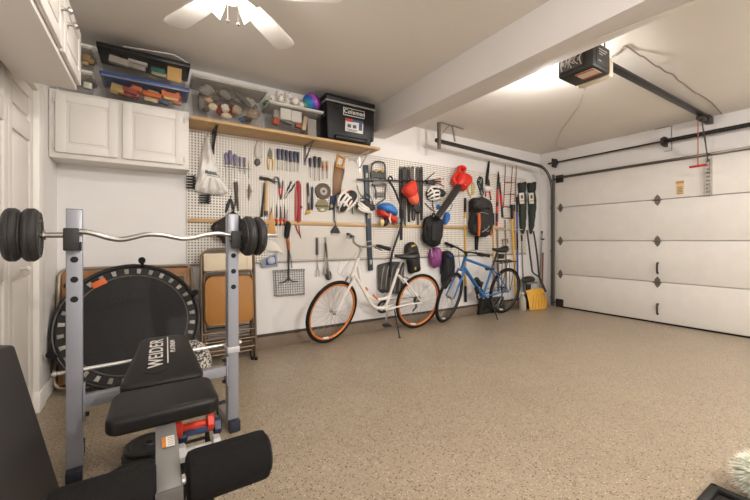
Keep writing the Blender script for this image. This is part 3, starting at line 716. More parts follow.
# cooler
t = Thing('cooler', 'black hard cooler at the right end of the wooden shelf', 'cooler')
kx0, kx1, ky0, ky1 = 1.43, 2.0, 3.165, 3.475
mb = MB(); z0, z1 = ST, 2.462
B = [(kx0+.03, ky0+.03), (kx1-.03, ky0+.03), (kx1-.03, ky1), (kx0+.03, ky1)]; T = [(kx0, ky0), (kx1, ky0), (kx1, ky1), (kx0, ky1)]
tb = bmesh.new(); v = [tb.verts.new((x, y, z0)) for x, y in B]+[tb.verts.new((x, y, z1)) for x, y in T]
for f in ((3, 2, 1, 0), (4, 5, 6, 7), (0, 1, 5, 4), (1, 2, 6, 5), (2, 3, 7, 6), (3, 0, 4, 7)): tb.faces.new([v[i] for i in f])
bmesh.ops.bevel(tb, geom=tb.edges[:], offset=.018, segments=3, affect='EDGES', profile=.5); tb.verts.index_update()
mb._add([q.co.copy() for q in tb.verts], [[q.index for q in f.verts] for f in tb.faces]); tb.free()
KB = m('121110', .45, spec=.35); body = t.part('body', mb, KB)
mb = MB(); mb.bb((kx0-.006, ky0-.008, z1-.002), (kx1+.006, ky1, z1+.016), .006); t.part('gasket_band', mb, m('8c8680', .4))
mb = MB(); mb.bb((kx0-.008, ky0-.008, z1+.014), (kx1+.008, ky1, z1+.075), .022); mb.bb((kx0+.05, ky0+.03, z1+.06), (kx1-.05, ky1-.03, z1+.088), .012); t.part('lid', mb, KB)
mb = MB(); mb.bb((kx0+.10, ky0-.014, ST+.01), (kx1-.10, ky0+.02, ST+.05), .012); mb.bb((kx0+.09, ky0-.012, z1-.06), (kx0+.12, ky0+.02, z1-.005), .006); t.each('recess_ledge', mb, KB, body)
mb = MB(); mb.bb((kx1-.012, ky0+.05, ST+.06), (kx1+.02, ky1-.05, z1-.02), .01); mb.bb((kx0-.006, ky0+.05, z1-.15), (kx0+.012, ky1-.05, z1-.02), .004); t.each('handle', mb, KB)
def kf(z): return ky0+.03*(z1-z)/(z1-z0)
lx, lz = 1.745, 2.392; yy = kf(lz)-.004
mb = MB(); mb.box((lx, yy+.002, lz), (.25, .006, .078), Matrix.Rotation(R(4.5), 3, 'X'), .008); i = t.part('badge', mb, m('d9d4cc', .5), body)
mb = MB(); mb.box((lx, yy-.0005, lz), (.238, .006, .066), Matrix.Rotation(R(4.5), 3, 'X'), .007); i2 = t.part('badge_field', mb, m('1a1918', .5), body)
mb = MB(); mb.text('Coleman', .064, (lx, yy-.007, lz), (1, 0, 0), (0, .08, 1), .0015, 'CENTER', .12, .0012); t.part('badge_lettering', mb, m('e4dfd7', .5), i2)
sz = 2.262; yy = kf(sz)-.002; x0, x1 = 1.65, 1.86
mb = MB(); mb.box(((x0+x1)/2, yy, sz), (x1-x0, .004, .13), Matrix.Rotation(R(4.5), 3, 'X')); i = t.part('product_label', mb, m('d8d3c9', .5), body)
RX_ = Matrix.Rotation(R(4.5), 3, 'X'); yl = lambda dz: yy-.0787*dz-.002
mb = MB(); mb.box(((x0+x1)/2, yl(.052), sz+.052), (x1-x0, .003, .026), RX_); t.part('label_header', mb, m('3b4d74', .5), i)
mb = MB(); mb.box((x0+.045, yl(.048)-.001, sz+.048), (.075, .003, .030), RX_, .001); t.part('label_mark', mb, m('c23a2a', .5), i)
mb = MB()
for k in range(2): mb.box((x0+.045+.062*k, yl(-.008), sz-.008), (.042, .003, .034), RX_, .001)
mb.box((x1-.032, yl(.0), sz), (.04, .003, .075), RX_, .001)
for k in range(2): mb.box((x0+.08, yl(-.044-.012*k), sz-.044-.012*k), (.13-.03*k, .003, .006), RX_)
t.part('label_print', mb, m('4c5168', .5), i); t.done()
# ------------------------------------------------------------------ weight bench and rack
t = Thing('weight_bench', 'grey steel weight bench and rack with black padded seat and backrest', 'weight bench')
PG = m('94959c', .35, .15); CAP = m('1f2430', .4)
LP, RP = Vector((-.306, 2.05, 0)), Vector((.372, 2.118, 0))
E = (RP-LP).normalized(); Nn = Vector((-E.y, E.x, 0)); MR = Matrix((E, Nn, Vector((0, 0, 1)))).transposed(); W2 = .029
for P, top in ((LP, 1.212), (RP, 1.222)):
    mb = MB(); mb.box(P+Vector((0, 0, (top+.04)/2)), (.058, .058, top-.04), MR, .006); up = t.part('upright', mb, PG)
    mb = MB(); mb.box(P+Vector((0, 0, top-.004)), (.056, .056, .006), MR, .002); t.part('end_cap', mb, m('4b4642', .5), up)
    mb = MB()
    for z in (.985, .896, .808): mb.lathe(P-Nn*(W2-.002)+Vector((0, 0, z)), P-Nn*(W2+.0016)+Vector((0, 0, z)), ((0, .0138), (1, .0138)), 18)
    t.each('adjustment_hole', mb, m('151312', .8), up)
    mb = MB(); mb.box(P+Nn*.09+Vector((0, 0, .035)), (.05, .24, .05), MR, .004); b = t.part('base_foot', mb, m('a9a7a4', .4, .3))
    mb = MB(); mb.box(P-Nn*.04+Vector((0, 0, .031)), (.058, .05, .062), MR, .005); mb.box(P+Nn*.22+Vector((0, 0, .035)), (.058, .035, .07), MR, .005); t.each('rubber_cap', mb, CAP, b)
    mb = MB(); q = P-Nn*(W2+.013)+E*(-.008 if P is LP else .003)
    mb.box(q+Nn*-.029+Vector((0, 0, 1.075)), (.054, .012, .098), MR, .005); mb.box(q-Nn*.004+Vector((0, 0, 1.068)), (.05, .06, .012), MR, .004)
    mb.box(q+E*.031+Vector((0, 0, 1.045)), (.005, .03, .04), MR, .001); t.part('bar_hook', mb, m('252220', .55), up)
    mb = MB(); mb.box(P+E*(W2+.004 if P is LP else -W2-.004)+Vector((0, 0, .335)), (.008, .062, .16), MR, .002); t.part('bracket_plate', mb, PG, up)
    mb = MB()
    for z in (.395, .275): mb.lathe(P+E*((W2+.007) if P is LP else -(W2+.007))+Vector((0, -.0, z)), P+E*((W2+.022) if P is LP else -(W2+.022))+Vector((0, 0, z)), ((0, .012), (1, .009)), 8)
    t.each('bolt', mb, BLK, up)
mb = MB(); mb.bar(LP+E*.03+Vector((0, 0, .338)), RP-E*.03+Vector((0, 0, .338)), .05, .052); t.part('crossbar', mb, PG)
mb = MB(); mb.tube([LP-E*.07+Nn*.045+Vector((0, 0, .47)), RP+E*.055+Nn*.045+Vector((0, 0, .47))], .0085, 10); mb.ball(RP+E*.055+Nn*.045+Vector((0, 0, .47)), .013); mb.ball(LP-E*.07+Nn*.045+Vector((0, 0, .47)), .012); t.part('support_rod', mb, m('d5d3cf', .3, .7))
mb = MB(); mb.box(RP+Vector((0, 0, .452)), (.068, .068, .035), MR, .004); t.part('locking_collar', mb, m('c9c8c8', .3, .3))
# pads
def pad(near, far, wn, wf, th, bev=.022, ny=.0):
    near, far = Vector(near), Vector(far); d = (far-near).normalized(); x = Vector((1, 0, 0)); n = x.cross(d).normalized(); L = (far-near).length
    tb = bmesh.new(); P = [near-x*wn/2, near+x*wn/2, far+x*wf/2, far-x*wf/2]
    v = [tb.verts.new(p-n*th) for p in P]+[tb.verts.new(p) for p in P]
    for f in ((3, 2, 1, 0), (4, 5, 6, 7), (0, 1, 5, 4), (1, 2, 6, 5), (2, 3, 7, 6), (3, 0, 4, 7)): tb.faces.new([v[i] for i in f])
    ve = [e for e in tb.edges if abs((e.verts[1].co-e.verts[0].co).normalized().dot(n)) > .9]
    bmesh.ops.bevel(tb, geom=ve, offset=.04, segments=5, affect='EDGES', profile=.5)
    ee = [e for e in tb.edges if len(e.link_faces) == 2 and e.calc_face_angle(0) > .6]
    bmesh.ops.bevel(tb, geom=ee, offset=bev, segments=4, affect='EDGES', profile=.5); tb.verts.index_update()
    mb = MB(); mb._add([q.co.copy() for q in tb.verts], [[q.index for q in f.verts] for f in tb.faces]); tb.free(); return mb, d, n
mb, d0, n0 = pad((.033, 1.395, .492), (.033, 1.652, .492), .345, .335, .062, .02); t.part('seat', mb, VINYL)
pn, pf = Vector((.03, 1.665, .497)), Vector((.04, 2.15, .57))
mb, d1, n1 = pad(pn, pf, .305, .205, .055, .016); bk = t.part('backrest', mb, VINYL)
LET = m('cfcac2', .5)
xd, yd = d1, -Vector((1, 0, 0))
mb = MB(); c = pn+d1*.285+n1*.0012+Vector((-.028, 0, 0)); mb.text('WEIDER', .080, c, xd, yd, .0006, bold=.0018); mb.box(c+Vector((.044, 0, 0))+d1*.02, (.005, .30, .0016), Matrix((Vector((1, 0, 0)), d1, n1)).transposed()); mb.text('PLATINUM', .030, c+Vector((.066, 0, 0))+d1*.05, xd, yd, .0006); t.part('lettering', mb, LET, bk, 'white lettering on the backrest')
mb = MB(); mb.ring(pn+d1*.12+n1*.0005+Vector((-.03, 0, 0)), n1, .045, .0012, 30, 5); t.part('pressed_ring', mb, VINYL, bk)
mb = MB(); mb.bar((.031, 1.02, .415), (.031, 1.60, .405), .060, .05, bev=.004); mb.bar((.035, 1.60, .405), (.037, 2.06, .345), .05, .05); ft = t.part('front_tube', mb, m('8b8986', .38, .35))
mb = MB(); mb.box((.031, 1.019, .415), (.062, .012, .052), None, .003); t.part('tube_end_cap', mb, m('565350', .5), ft)
mb = MB(); mb.bb((.018, 1.235, .4402), (.052, 1.30, .4412)); i = t.part('warning_label', mb, m('e0dcd2', .5), ft, 'white and orange warning label')
mb = MB(); mb.bb((.018, 1.235, .4409), (.029, 1.30, .4416)); t.part('label_band', mb, m('c77a2c', .5), i)
mb = MB()
for k in range(5): mb.bb((.033, 1.243+.011*k, .4409), (.050, 1.247+.011*k, .4414))
t.part('label_print', mb, m('8d877e', .6), i)
mb = MB(); mb.bar((.035, 1.46, .40), (.035, 1.42, .03), .045, .045); mb.bar((-.16, 1.42, .025), (.23, 1.42, .025), .045, .045); t.part('front_leg', mb, PG)
mb = MB(); mb.tube([(-.215, 1.075, .42), (.285, 1.082, .42)], .0125, 10); t.part('roller_axle', mb, CHROME)
for x0, x1 in ((-.215, .003), (.072, .290)):
    mb = MB(); mb.lathe((x0, 1.078, .42), (x1, 1.08, .42), ((0, .03), (.001, .053), (.03, .064), (.1, .067), (.9, .067), (.97, .064), (.999, .053), (1, .03)), 28); i = t.part('foam_roller', mb, FOAM)
    mb = MB(); q = x1 if x0 > 0 else x0; s = 1 if x0 > 0 else -1; mb.lathe((q-s*.003, 1.08, .42), (q+s*.006, 1.08, .42), ((0, .052), (.6, .052), (1, .045)), 24); t.part('end_disc', mb, BLK, i)
t.done()

# barbell resting in the hooks
B0 = LP-Nn*(W2+.022); Bz = 1.066
def onbar(u, v):
    d = ray(u, v); den = d.x*E.y-d.y*E.x; T = (B0.x*E.y-B0.y*E.x)/den; return Vector((0, 0, CH))+d*T
t = Thing('barbell', 'chrome curl barbell with black plates resting on the rack hooks', 'barbell')
px = [(38, 235), (62, 235), (72, 233), (80, 231.4), (89, 232.5), (98, 234.8), (108, 237.7), (121, 239.6), (134.7, 237), (143, 235), (151, 234.3), (164, 235.2), (173, 237), (182.7, 238.6), (193, 237.8), (201, 235.8), (209, 234.4), (220, 233.4), (230, 235), (242, 236)]
pts = [onbar(u, v) for u, v in px]; z0 = pts[0].z; z1 = pts[-1].z
a = B0-E*.205; a.z = z0; b = B0+E*.872; b.z = z1
mb = MB(); mb.tube(smooth_line([a]+pts+[b], 3), .0118, 12); t.part('bar', mb, STEEL)
PL = m('2a2827', .5, var=.12, scale=40)
def plate(s0, s1, z, r, face):
    c0 = B0+E*s0; c0.z = z; c1 = B0+E*s1; c1.z = z; mb = MB()
    mb.lathe(c0, c1, ((0, r*.3), (.0, r*.84), (.1, r*.93), (.3, r), (.48, r), (.5, r*.985), (.52, r), (.7, r), (.9, r*.93), (1, r*.84), (1, r*.3)), 36)
    i = t.part('weight_plate', mb, PL); mb = MB(); cf = c1 if face > 0 else c0
    x, y = frame_of(E)
    mb.annulus(cf+E*face*.001, E, r*.50, r*.56, .004, 30); mb.annulus(cf+E*face*.001, E, r*.80, r*.86, .004, 36)
    for k in range(8):
        q = 2*math.pi*k/8; mb.ball(cf+(x*math.cos(q)+y*math.sin(q))*r*.68+E*face*.0005, (.006, .006, .006), 8)
    t.part('raised_marking', mb, m('3d3a38', .45), i)
plate(.11-.273+.273-.27, .155-.27, z0, .1, 1) if False else None
S0 = (B0-Vector((-.31, 1.955, 0))).dot(E)
for s0, s1, zc, r, f in ((-.160, -.108, z0, .111, 1), (-.214, -.164, z0, .109, 1), (.727, .780, z1, .113, -1), (.783, .832, z1, .111, 1)): plate(s0, s1, zc, r, f)
for s, z in ((-.096, z0), (.7185, z1), (.842, z1)):
    c = B0+E*(s-.0065); c.z = z; d = B0+E*(s+.0065); d.z = z; mb = MB(); mb.lathe(c, d, ((0, .018), (.2, .022), (.8, .022), (1, .018)), 18); t.part('collar', mb, CHROME)
t.done()

# floor plates and dumbbells beneath the bench
PLF = m('1f1d1c', .4, var=.15, scale=40)
def fplate(c, r, th, z, lab, mt):
    t = Thing('weight_plate', lab, 'weight plate', 'weight plates under the bench'); mb = MB()
    mb.lathe((c[0], c[1], z), (c[0], c[1], z+th), ((0, r*.4), (0, r*.92), (.25, r), (.75, r), (1, r*.9), (1, r*.75), (.85, r*.7), (.85, r*.3), (1, r*.27), (1, .02)), 40); t.part('disc', mb, mt)
    mb = MB(); mb.lathe((c[0], c[1], z+th*.8), (c[0], c[1], z+th+.0015), ((0, .014), (1, .014)), 16); t.part('centre_hole', mb, m('0c0c0c', .9)); t.done()
fplate((-.09, 1.825), .125, .03, .001, 'pale plate lying on the floor beneath the nearest black plate', m('c9c5bf', .6))
fplate((-.078, 1.825), .121, .032, .032, 'black plate lying on top of the pale one, nearest to the rollers', PLF)
fplate((-.03, 2.065), .108, .035, .001, 'black plate on the floor, lower of the rear pair', PLF)
fplate((-.025, 2.065), .106, .032, .037, 'black plate on top of the rear pair under the bench', PLF)
t = Thing('dumbbell_stand', 'small black stand holding hand dumbbells beneath the bench seat', 'dumbbell stand')
for x in (.095, .195):
    mb = MB(); mb.bb((x-.008, 1.55, 0), (x+.008, 1.57, .18), .003); mb.bb((x-.008, 1.69, 0), (x+.008, 1.71, .225), .003); mb.bar((x, 1.54, .175), (x, 1.72, .225), .016, .008); mb.bb((x-.01, 1.53, 0), (x+.01, 1.73, .016), .004); t.part('side_frame', mb, BLK)
mb = MB(); mb.tube([(.095, 1.56, .1), (.195, 1.56, .1)], .007); mb.tube([(.095, 1.70, .2), (.195, 1.70, .2)], .007); t.each('cross_rod', mb, BLK); t.done()
def dumbbell(lab, c, L, r, col, hcol):
    t = Thing('dumbbell', lab, 'dumbbell', 'hand dumbbells under the seat'); c = Vector(c); mb = MB(); mb.lathe(c-Vector((L*.34, 0, 0)), c+Vector((L*.34, 0, 0)), ((0, r*.42), (.3, r*.40), (.5, r*.46), (.7, r*.40), (1, r*.42)), 12); t.part('grip', mb, m(hcol, .45))
    for s in (-1, 1):
        mb = MB(); mb.lathe(c+Vector((s*L*.30, 0, 0)), c+Vector((s*L*.5, 0, 0)), ((0, r*.75), (.15, r), (.85, r), (1, r*.75)), 6); t.part('head', mb, m(col, .4))
    t.done()
dumbbell('red dumbbell on top of the stand under the bench seat', (.137, 1.60, .314), .145, .033, 'd83a22', 'd83a22')
dumbbell('pale grey dumbbell in front of the blue one under the seat', (.148, 1.54, .246), .155, .034, 'bdbbb9', 'bdbbb9')
dumbbell('blue dumbbell behind the grey one under the seat', (.165, 1.665, .256), .165, .034, '1f2c4a', '4a6390')

# tall black pad in the left foreground
mb = MB(); P = [(-.372, 1.535, .742), (-.170, 1.40, .0), (-.42, 1.05, .0), (-.56, 1.25, .742)]
a = Vector(P[0]); b = Vector(P[1]); c = Vector(P[2]); d = Vector(P[3]); n = (b-a).cross(c-a).normalized()
if n.x > 0: n = -n
n = -n if n.dot(Vector((0, 0, 1))) > 0 else n
mb = MB(); mb.prism(P, Vector((-.045, .035, 0)), .01)
one('vinyl_pad', 'tall black vinyl pad standing upright at the lower left edge', 'pad', mb, m('23201e', .42, var=.1, scale=20, bump=.05))

# speckled pouf
mb = MB(); mb.ball((.215, 2.74, .186), (.132, .132, .186), 28); one('pouf', 'round black and white speckled pouf on the floor behind the backrest', 'pouf', mb, check_mat())

# ------------------------------------------------------------------ trampoline, card table, folded chairs
t = Thing('mini_trampoline', 'round black mini trampoline leaning on the card table and wall', 'trampoline')
TR = .452; cz = TR+.015; mb = MB(); mb.ring((0, 0, cz), (0, 1, 0), TR, .0145, 64, 10); t.part('frame_ring', mb, m('242221', .4, .4))
mb = MB(); mb.lathe((0, -.004, cz), (0, .004, cz), ((0, .372), (1, .372)), 64); mt_mat = m('1a1817', .5, var=.4, scale=60, bump=.15, spec=.3); i = t.part('mat', mb, mt_mat)
mb = MB(); mb.ring((0, -.003, cz), (0, 1, 0), .372, .006, 64, 6); t.part('mat_hem', mb, m('55524e', .6), i); mb = MB(); mb.annulus((0, .004, cz), (0, 1, 0), .365, .452, .004, 64); t.part('mat_border', mb, m('1f1d1c', .7), i)
for k in range(32):
    a = 2*math.pi*(k+.5)/32; d = Vector((math.cos(a), 0, math.sin(a))); n = Vector((-d.z, 0, d.x)); c = Vector((0, -.006, cz))
    mb = MB(); mb.prism([c+d*.388+n*.012, c+d*.388-n*.012, c+d*.426-n*.015, c+d*.426+n*.015], (0, .008, 0), .001); t.part('elastic_strap', mb, m('a39e95' if k % 2 else '8a857d', .6))
for k in range(6):
    a = R(82+60*k); d = Vector((math.cos(a), 0, math.sin(a))); c = Vector((0, 0, cz))+d*TR
    mb = MB(); mb.tube([c, c+Vector((0, -.15, 0))], .011, 8); i = t.part('leg', mb, m('242221', .4, .4)); mb = MB(); mb.lathe(c+Vector((0, -.135, 0)), c+Vector((0, -.172, 0)), ((0, .016), (.3, .023), (1, .024)), 12); t.part('rubber_tip', mb, RUB, i)
a = R(122); mb = MB(); c = Vector((-.205, -.012, cz+.322)); mb.box(c, (.09, .006, .045), Matrix.Rotation(R(-28), 3, 'Y'), .002); t.part('tag', mb, m('d9652c', .6), None, 'orange tag')
TRX, TRY = -.148, 3.06
t.done((TRX, TRY, 0), (R(-19), 0, 0))

t = Thing('folding_card_table', 'folded card table with brown top and tan frame behind the trampoline', 'folding table')
TF = m('a6957c', .4, .4); mb = MB(); w, h = .44, .86; r = .06; pts = []
for cx, cz_, a0 in ((w-r, h-r, 0), (-w+r, h-r, 90), (-w+r, r, 180), (w-r, r, 270)):
    for q in range(6): a = R(a0+18*q); pts.append((cx+r*math.cos(a), 0, .012+cz_+r*math.sin(a)))
mb.tube(pts, .012, 8, True); t.part('frame', mb, TF); mb = MB(); mb.bb((-w+.02, -.008, .035), (w-.02, .008, h-.01), .003); t.part('top_panel', mb, wood_mat('8a5a30', 'a6713f', 'Z'))
for s in (-1, 1):
    mb = MB(); mb.tube([(s*.38, -.022, .05), (s*.38, -.022, .80)], .011, 8); t.part('leg', mb, TF)
mb = MB(); mb.tube([(-.38, -.022, .10), (.38, -.022, .10)], .009, 8); mb.tube([(-.38, -.022, .78), (.38, -.022, .78)], .009, 8); t.each('leg_rail', mb, TF)
t.done((-.165, 3.29, 0), (R(-11.5), 0, 0))

CF = m('7d6c5a', .35, .6); CB = m('cdbda2', .45); CS = m('a06c2c', .55, var=.08, scale=25)
def folded_chair(lab, loc, rot):
    t = Thing('folding_chair', lab, 'folding chair', 'folded chairs leaning on the wall')
    def U(hw, z0, z1, r, y):
        p = [(-hw, y, z0), (-hw, y, z1-r)]
        for q in range(1, 6): a = R(180-18*q); p.append((-hw+r+r*math.cos(a), y, z1-r+r*math.sin(a)))
        for q in range(0, 6): a = R(90-18*q); p.append((hw-r+r*math.cos(a), y, z1-r+r*math.sin(a)))
        return p+[(hw, y, z0)]
    mb = MB(); mb.tube(U(.218, .012, .99, .07, 0), .0115, 8); t.part('back_frame', mb, CF)
    mb = MB(); mb.tube(U(.192, .012, .66, .03, .026), .0105, 8); mb.tube([(-.192, .026, .09), (.192, .026, .09)], .007); mb.tube([(-.192, .026, .17), (.192, .026, .17)], .007); t.part('rear_leg_frame', mb, CF)
    mb = MB()
    for z in (.13, .205, .28): mb.tube([(-.215, 0, z), (.215, 0, z)], .008)
    t.each('stretcher', mb, CF)
    mb = MB(); mb.tube(U(.197, .33, .80, .04, -.012), .008, 8); t.part('seat_frame', mb, CF)
    mb = MB(); q_ = []
    for sx_, sz_, a0 in ((1, 1, 0), (-1, 1, 90), (-1, -1, 180), (1, -1, 270)):
        for k in range(6): a = R(a0+18*k); q_.append((sx_*.142+.05*math.cos(a), -.012, .553+sz_*.152+.05*math.sin(a)))
    mb.prism(q_, (0, -.028, 0), .007); t.part('seat', mb, CS, None, 'brown vinyl seat')
    mb = MB(); mb.box((0, -.004, .885), (.40, .014, .15), None, .006); mb.box((-.155, -.013, .87), (.004, .004, .11)); mb.box((.155, -.013, .87), (.004, .004, .11)); t.part('back_panel', mb, CB, None, 'cream metal back panel')
    for s in (-1, 1):
        mb = MB(); mb.lathe((s*.218, 0, .0), (s*.218, 0, .03), ((0, .014), (1, .013)), 10); mb.lathe((s*.192, .026, 0), (s*.192, .026, .03), ((0, .013), (1, .012)), 10); t.each('foot_cap', mb, RUB)
    t.done(loc, rot)
folded_chair('tan folding chair with brown seat at the front of the folded stack', (.548, 3.205, 0), (R(-5), 0, 0))
folded_chair('folded tan chair in the middle of the stack behind the front one', (.562, 3.298, 0), (R(-5), 0, 0))
folded_chair('rearmost folded tan chair, against the wall in the stack', (.578, 3.388, 0), (R(-4.6), 0, 0))

# ------------------------------------------------------------------ bicycles
def bicycle(lab, loc, lean, fc, rimc, rimin, steer, wb, kind):
    t = Thing('bicycle', lab, 'bicycle', 'bicycles parked along the wall'); WR = .34; FM = m(fc, .3, spec=.6); BK = m('181716', .45); AL = m('b5b2ae', .3, .9)
    ax = Vector((0, 0, WR)); S0 = Vector((.245, 0, .93)) if kind == 'step' else Vector((.235, 0, .90))   # steering axis point
    sd = (Vector((.045, 0, .36))-S0).normalized()
    Ms = Matrix.Rotation(R(steer), 3, -sd)
    def st(p): return S0+Ms @ (Vector(p)-S0)
    def wheel(c, nm, f, side):
        c = Vector(c); axis = Vector((0, 1, 0)); T = lambda p: f(p)
        pts = lambda rr, y=0: [T(c+Vector((rr*math.cos(a), y, rr*math.sin(a)))) for a in [2*math.pi*i/56 for i in range(56)]]
        mb = MB(); mb.tube(pts(WR-.018), .018, 10, True); w = t.part(nm, mb, m('171514', .75, spec=.3))
        mb = MB(); q = pts(WR-.043, 0); mb.tube(q, .0125, 8, True); t.part('rim', mb, m(rimc, .4, .2 if rimc != rimin else .0), w)
        if rimc != rimin:
            pass
        mb = MB()
        for k in range(28):
            a = 2*math.pi*k/28; s = 1 if k % 2 else -1; b = a+s*.55*(1 if k % 4 < 2 else -1)
            mb.tube([T(c+Vector((.02*math.cos(b), s*.028, .02*math.sin(b)))), T(c+Vector(((WR-.055)*math.cos(a), 0, (WR-.055)*math.sin(a))))], .0013, 4)
        t.part('spokes', mb, m('9d9a96', .35, .8), w)
        mb = MB(); mb.lathe(T(c+Vector((0, -.05, 0))), T(c+Vector((0, .05, 0))), ((0, .008), (.1, .01), (.2, .024), (.25, .024), (.3, .014), (.7, .014), (.75, .024), (.8, .024), (.9, .01), (1, .008)), 12); t.part('hub', mb, AL, w)
        mb = MB(); a = 4.4; mb.tube([T(c+Vector(((WR-.05)*math.cos(a+k*.05), .0, (WR-.05)*math.sin(a+k*.05)))) for k in range(6)], .014, 6); t.part('reflector', mb, m('d9d5cc', .4), w)
        return w
    idn = lambda p: Vector(p)
    wheel(ax, 'front_wheel', st, 1); wheel((wb, 0, WR), 'rear_wheel', idn, -1)
    if kind == 'step':
        ht, hb, bb_, stp, sp = (.258, 0, .90), (.198, 0, .715), (.665, 0, .305), (.795, 0, .76), (.84, 0, .875)
    else:
        ht, hb, bb_, stp, sp = (.222, 0, .87), (.182, 0, .715), (.655, 0, .30), (.785, 0, .73), (.845, 0, .925)
    ht, hb, bb_, stp, sp = map(Vector, (ht, hb, bb_, stp, sp)); ra = Vector((wb, 0, WR))
    mb = MB(); mb.tube([hb-(ht-hb)*.05, ht], .021, 12)
    if kind == 'step':
        mb.tube(smooth_line([hb+(ht-hb)*.75, hb+Vector((.16, 0, -.17)), Vector((.52, 0, .42)), bb_+Vector((.055, 0, .13))]), .017, 10)
        mb.tube(smooth_line([hb+(ht-hb)*.15, hb+Vector((.15, 0, -.16)), Vector((.50, 0, .345)), bb_]), .019, 10)
    else:
        mb.tube([hb+(ht-hb)*.2, bb_], [.026, .023], 12); mb.tube([hb+(ht-hb)*.8, Vector(stp)+Vector((-.012, 0, -.05))], .019, 10)
    mb.tube([bb_, stp], .016, 10); mb.lathe(bb_+Vector((0, -.038, 0)), bb_+Vector((0, .038, 0)), ((0, .023), (1, .023)), 14)
    for s in (-1, 1):
        mb.tube([bb_+Vector((.02, s*.03, 0)), ra+Vector((-.16, s*.055, -.0)), ra+Vector((0, s*.062, 0))], .0095, 8); mb.tube([stp+Vector((.0, s*.015, -.07)), stp+(ra-stp)*.25+Vector((0, s*.045, -.04)), ra+Vector((0, s*.062, 0))], .0085, 8)
    fr = t.part('frame', mb, FM)
    if kind == 'step':
        mb = MB(); 
        for q in (.40, .62, .70): 
            p = hb+(bb_-hb)*q; mb.box(p+Vector((0, -.017, .008)), (.045, .01, .02), Matrix.Rotation(R(48), 3, 'Y'), .003)
        t.each('orange_decal', mb, m('d8742c', .5), fr)
    else:
        mb = MB(); d = (bb_-hb).normalized(); mb.text('TREK' if False else 'LLLLL', .03, hb+(bb_-hb)*.45+Vector((0, -.0262, .0)), d, Vector((d.z, 0, -d.x))*-1, .001) if False else mb.bar(hb+(bb_-hb)*.3+Vector((0, -.0255, 0)), hb+(bb_-hb)*.58+Vector((0, -.0245, 0)), .012, .004)
        t.part('dark_decal', mb, m('1d3a58', .5), fr)
    # fork, stem, bars
    mb = MB()
    for s in (-1, 1): mb.tube([st(hb+Vector((.0, s*.045, -.03))), st(Vector((.085, s*.05, .52))), st(ax+Vector((0, s*.056, 0)))], [.014, .013, .009], 8)
    mb.tube([st(hb+Vector((0, -.05, -.028))), st(hb+Vector((0, .05, -.028)))], .016, 8); fk = t.part('fork', mb, FM)
    mb = MB(); sdn = (ht-hb).normalized()
    if kind == 'step':
        top = ht+sdn*.10; cl = top+Vector((-.035, 0, .03)); mb.tube([st(ht), st(top)], .013, 8); mb.tube([st(top-sdn*.01), st(cl)], .014, 8)
        bar = [cl+Vector((.12, -.30, .045)), cl+Vector((.075, -.19, .05)), cl+Vector((0, -.09, .02)), cl, cl+Vector((0, .09, .02)), cl+Vector((.075, .19, .05)), cl+Vector((.12, .30, .045))]
    else:
        top = ht+sdn*.04; cl = top+Vector((-.075, 0, .03)); mb.tube([st(ht), st(top)], .016, 8); mb.tube([st(top-sdn*.01), st(cl)], .016, 8)
        bar = [cl+Vector((.045, -.30, .03)), cl+Vector((.01, -.10, .02)), cl, cl+Vector((.01, .10, .02)), cl+Vector((.045, .30, .03))]
    t.part('stem', mb, AL if kind == 'step' else BK)
    mb = MB(); mb.tube(smooth_line([st(p) for p in bar]), .0115, 10); hbar = t.part('handlebar', mb, AL if kind == 'step' else BK)
    for a, b in ((bar[0], bar[1]), (bar[-1], bar[-2])):
        d = (b-a).normalized(); mb = MB(); mb.tube([st(a-d*.015), st(a+d*.12)], [.021, .019], 10); t.part('grip', mb, BK, hbar)
        mb = MB(); q = a+d*.13; mb.tube([st(q), st(q+Vector((-.035, 0, -.015))), st(q-d*.09+Vector((-.05, 0, -.02)))], .006, 6); mb.box(st(q), (.03, .03, .03), None, .008); t.part('brake_lever', mb, BK if kind != 'step' else m('4b4846', .4, .5), hbar)
        s = -1 if a.y < 0 else 1
        mb = MB(); mb.tube(smooth_line([st(q), st(q+Vector((-.12, -s*.05, .03))), st(Vector((.02, s*.03, .78))), st(hb+Vector((-.04, s*.02, -.01)))] if kind == 'step' else [st(q), st(q+Vector((-.06, -s*.08, .03))), st(Vector((.12, s*.02, .78))), st(hb+Vector((-.03, 0, .0)))], 6), .003, 5); t.part('brake_cable', mb, m('cfcac3', .5) if kind == 'step' else BK, hbar)
    mb = MB()
    for s in (-1, 1):
        mb.tube([st(hb+Vector((-.02, s*.03, -.02))), st(hb+Vector((-.045, s*.034, -.09)))], .009, 6)
        mb.tube([Vector(stp)+Vector((.1, s*.035, -.1)), Vector(stp)+Vector((.14, s*.035, -.12))], .009, 6)
    t.each('brake_caliper', mb, m('8a8784', .35, .7))
    # saddle
    mb = MB(); mb.tube([stp-(stp-bb_).normalized()*.05, sp], .0125, 10); t.part('seatpost', mb, AL if kind == 'step' else BK)
    mb = MB(); c = sp+Vector((.045, 0, .04)); prof = [(-.15, .018), (-.12, .022), (-.05, .028), (.0, .045), (.05, .075), (.10, .085), (.13, .07)]
    if kind != 'step': prof = [(x*1.0, w*.8) for x, w in prof]
    rings = []
    for x, w in prof:
        rr = []; f = (x+.15)/.28; hh = .017+.034*f; zc = .004-.012*math.sin(math.pi*f)+.018*f*f
        for k in range(12):
            a = 2*math.pi*k/12; yv = math.cos(a)*w; zv = math.sin(a)*hh
            rr.append(mb.bm.verts.new(c+Vector((x, yv, zc-hh*.5+zv))))
        rings.append(rr)
    for i in range(len(rings)-1):
        for j in range(12): mb.bm.faces.new((rings[i][j], rings[i][(j+1) % 12], rings[i+1][(j+1) % 12], rings[i+1][j]))
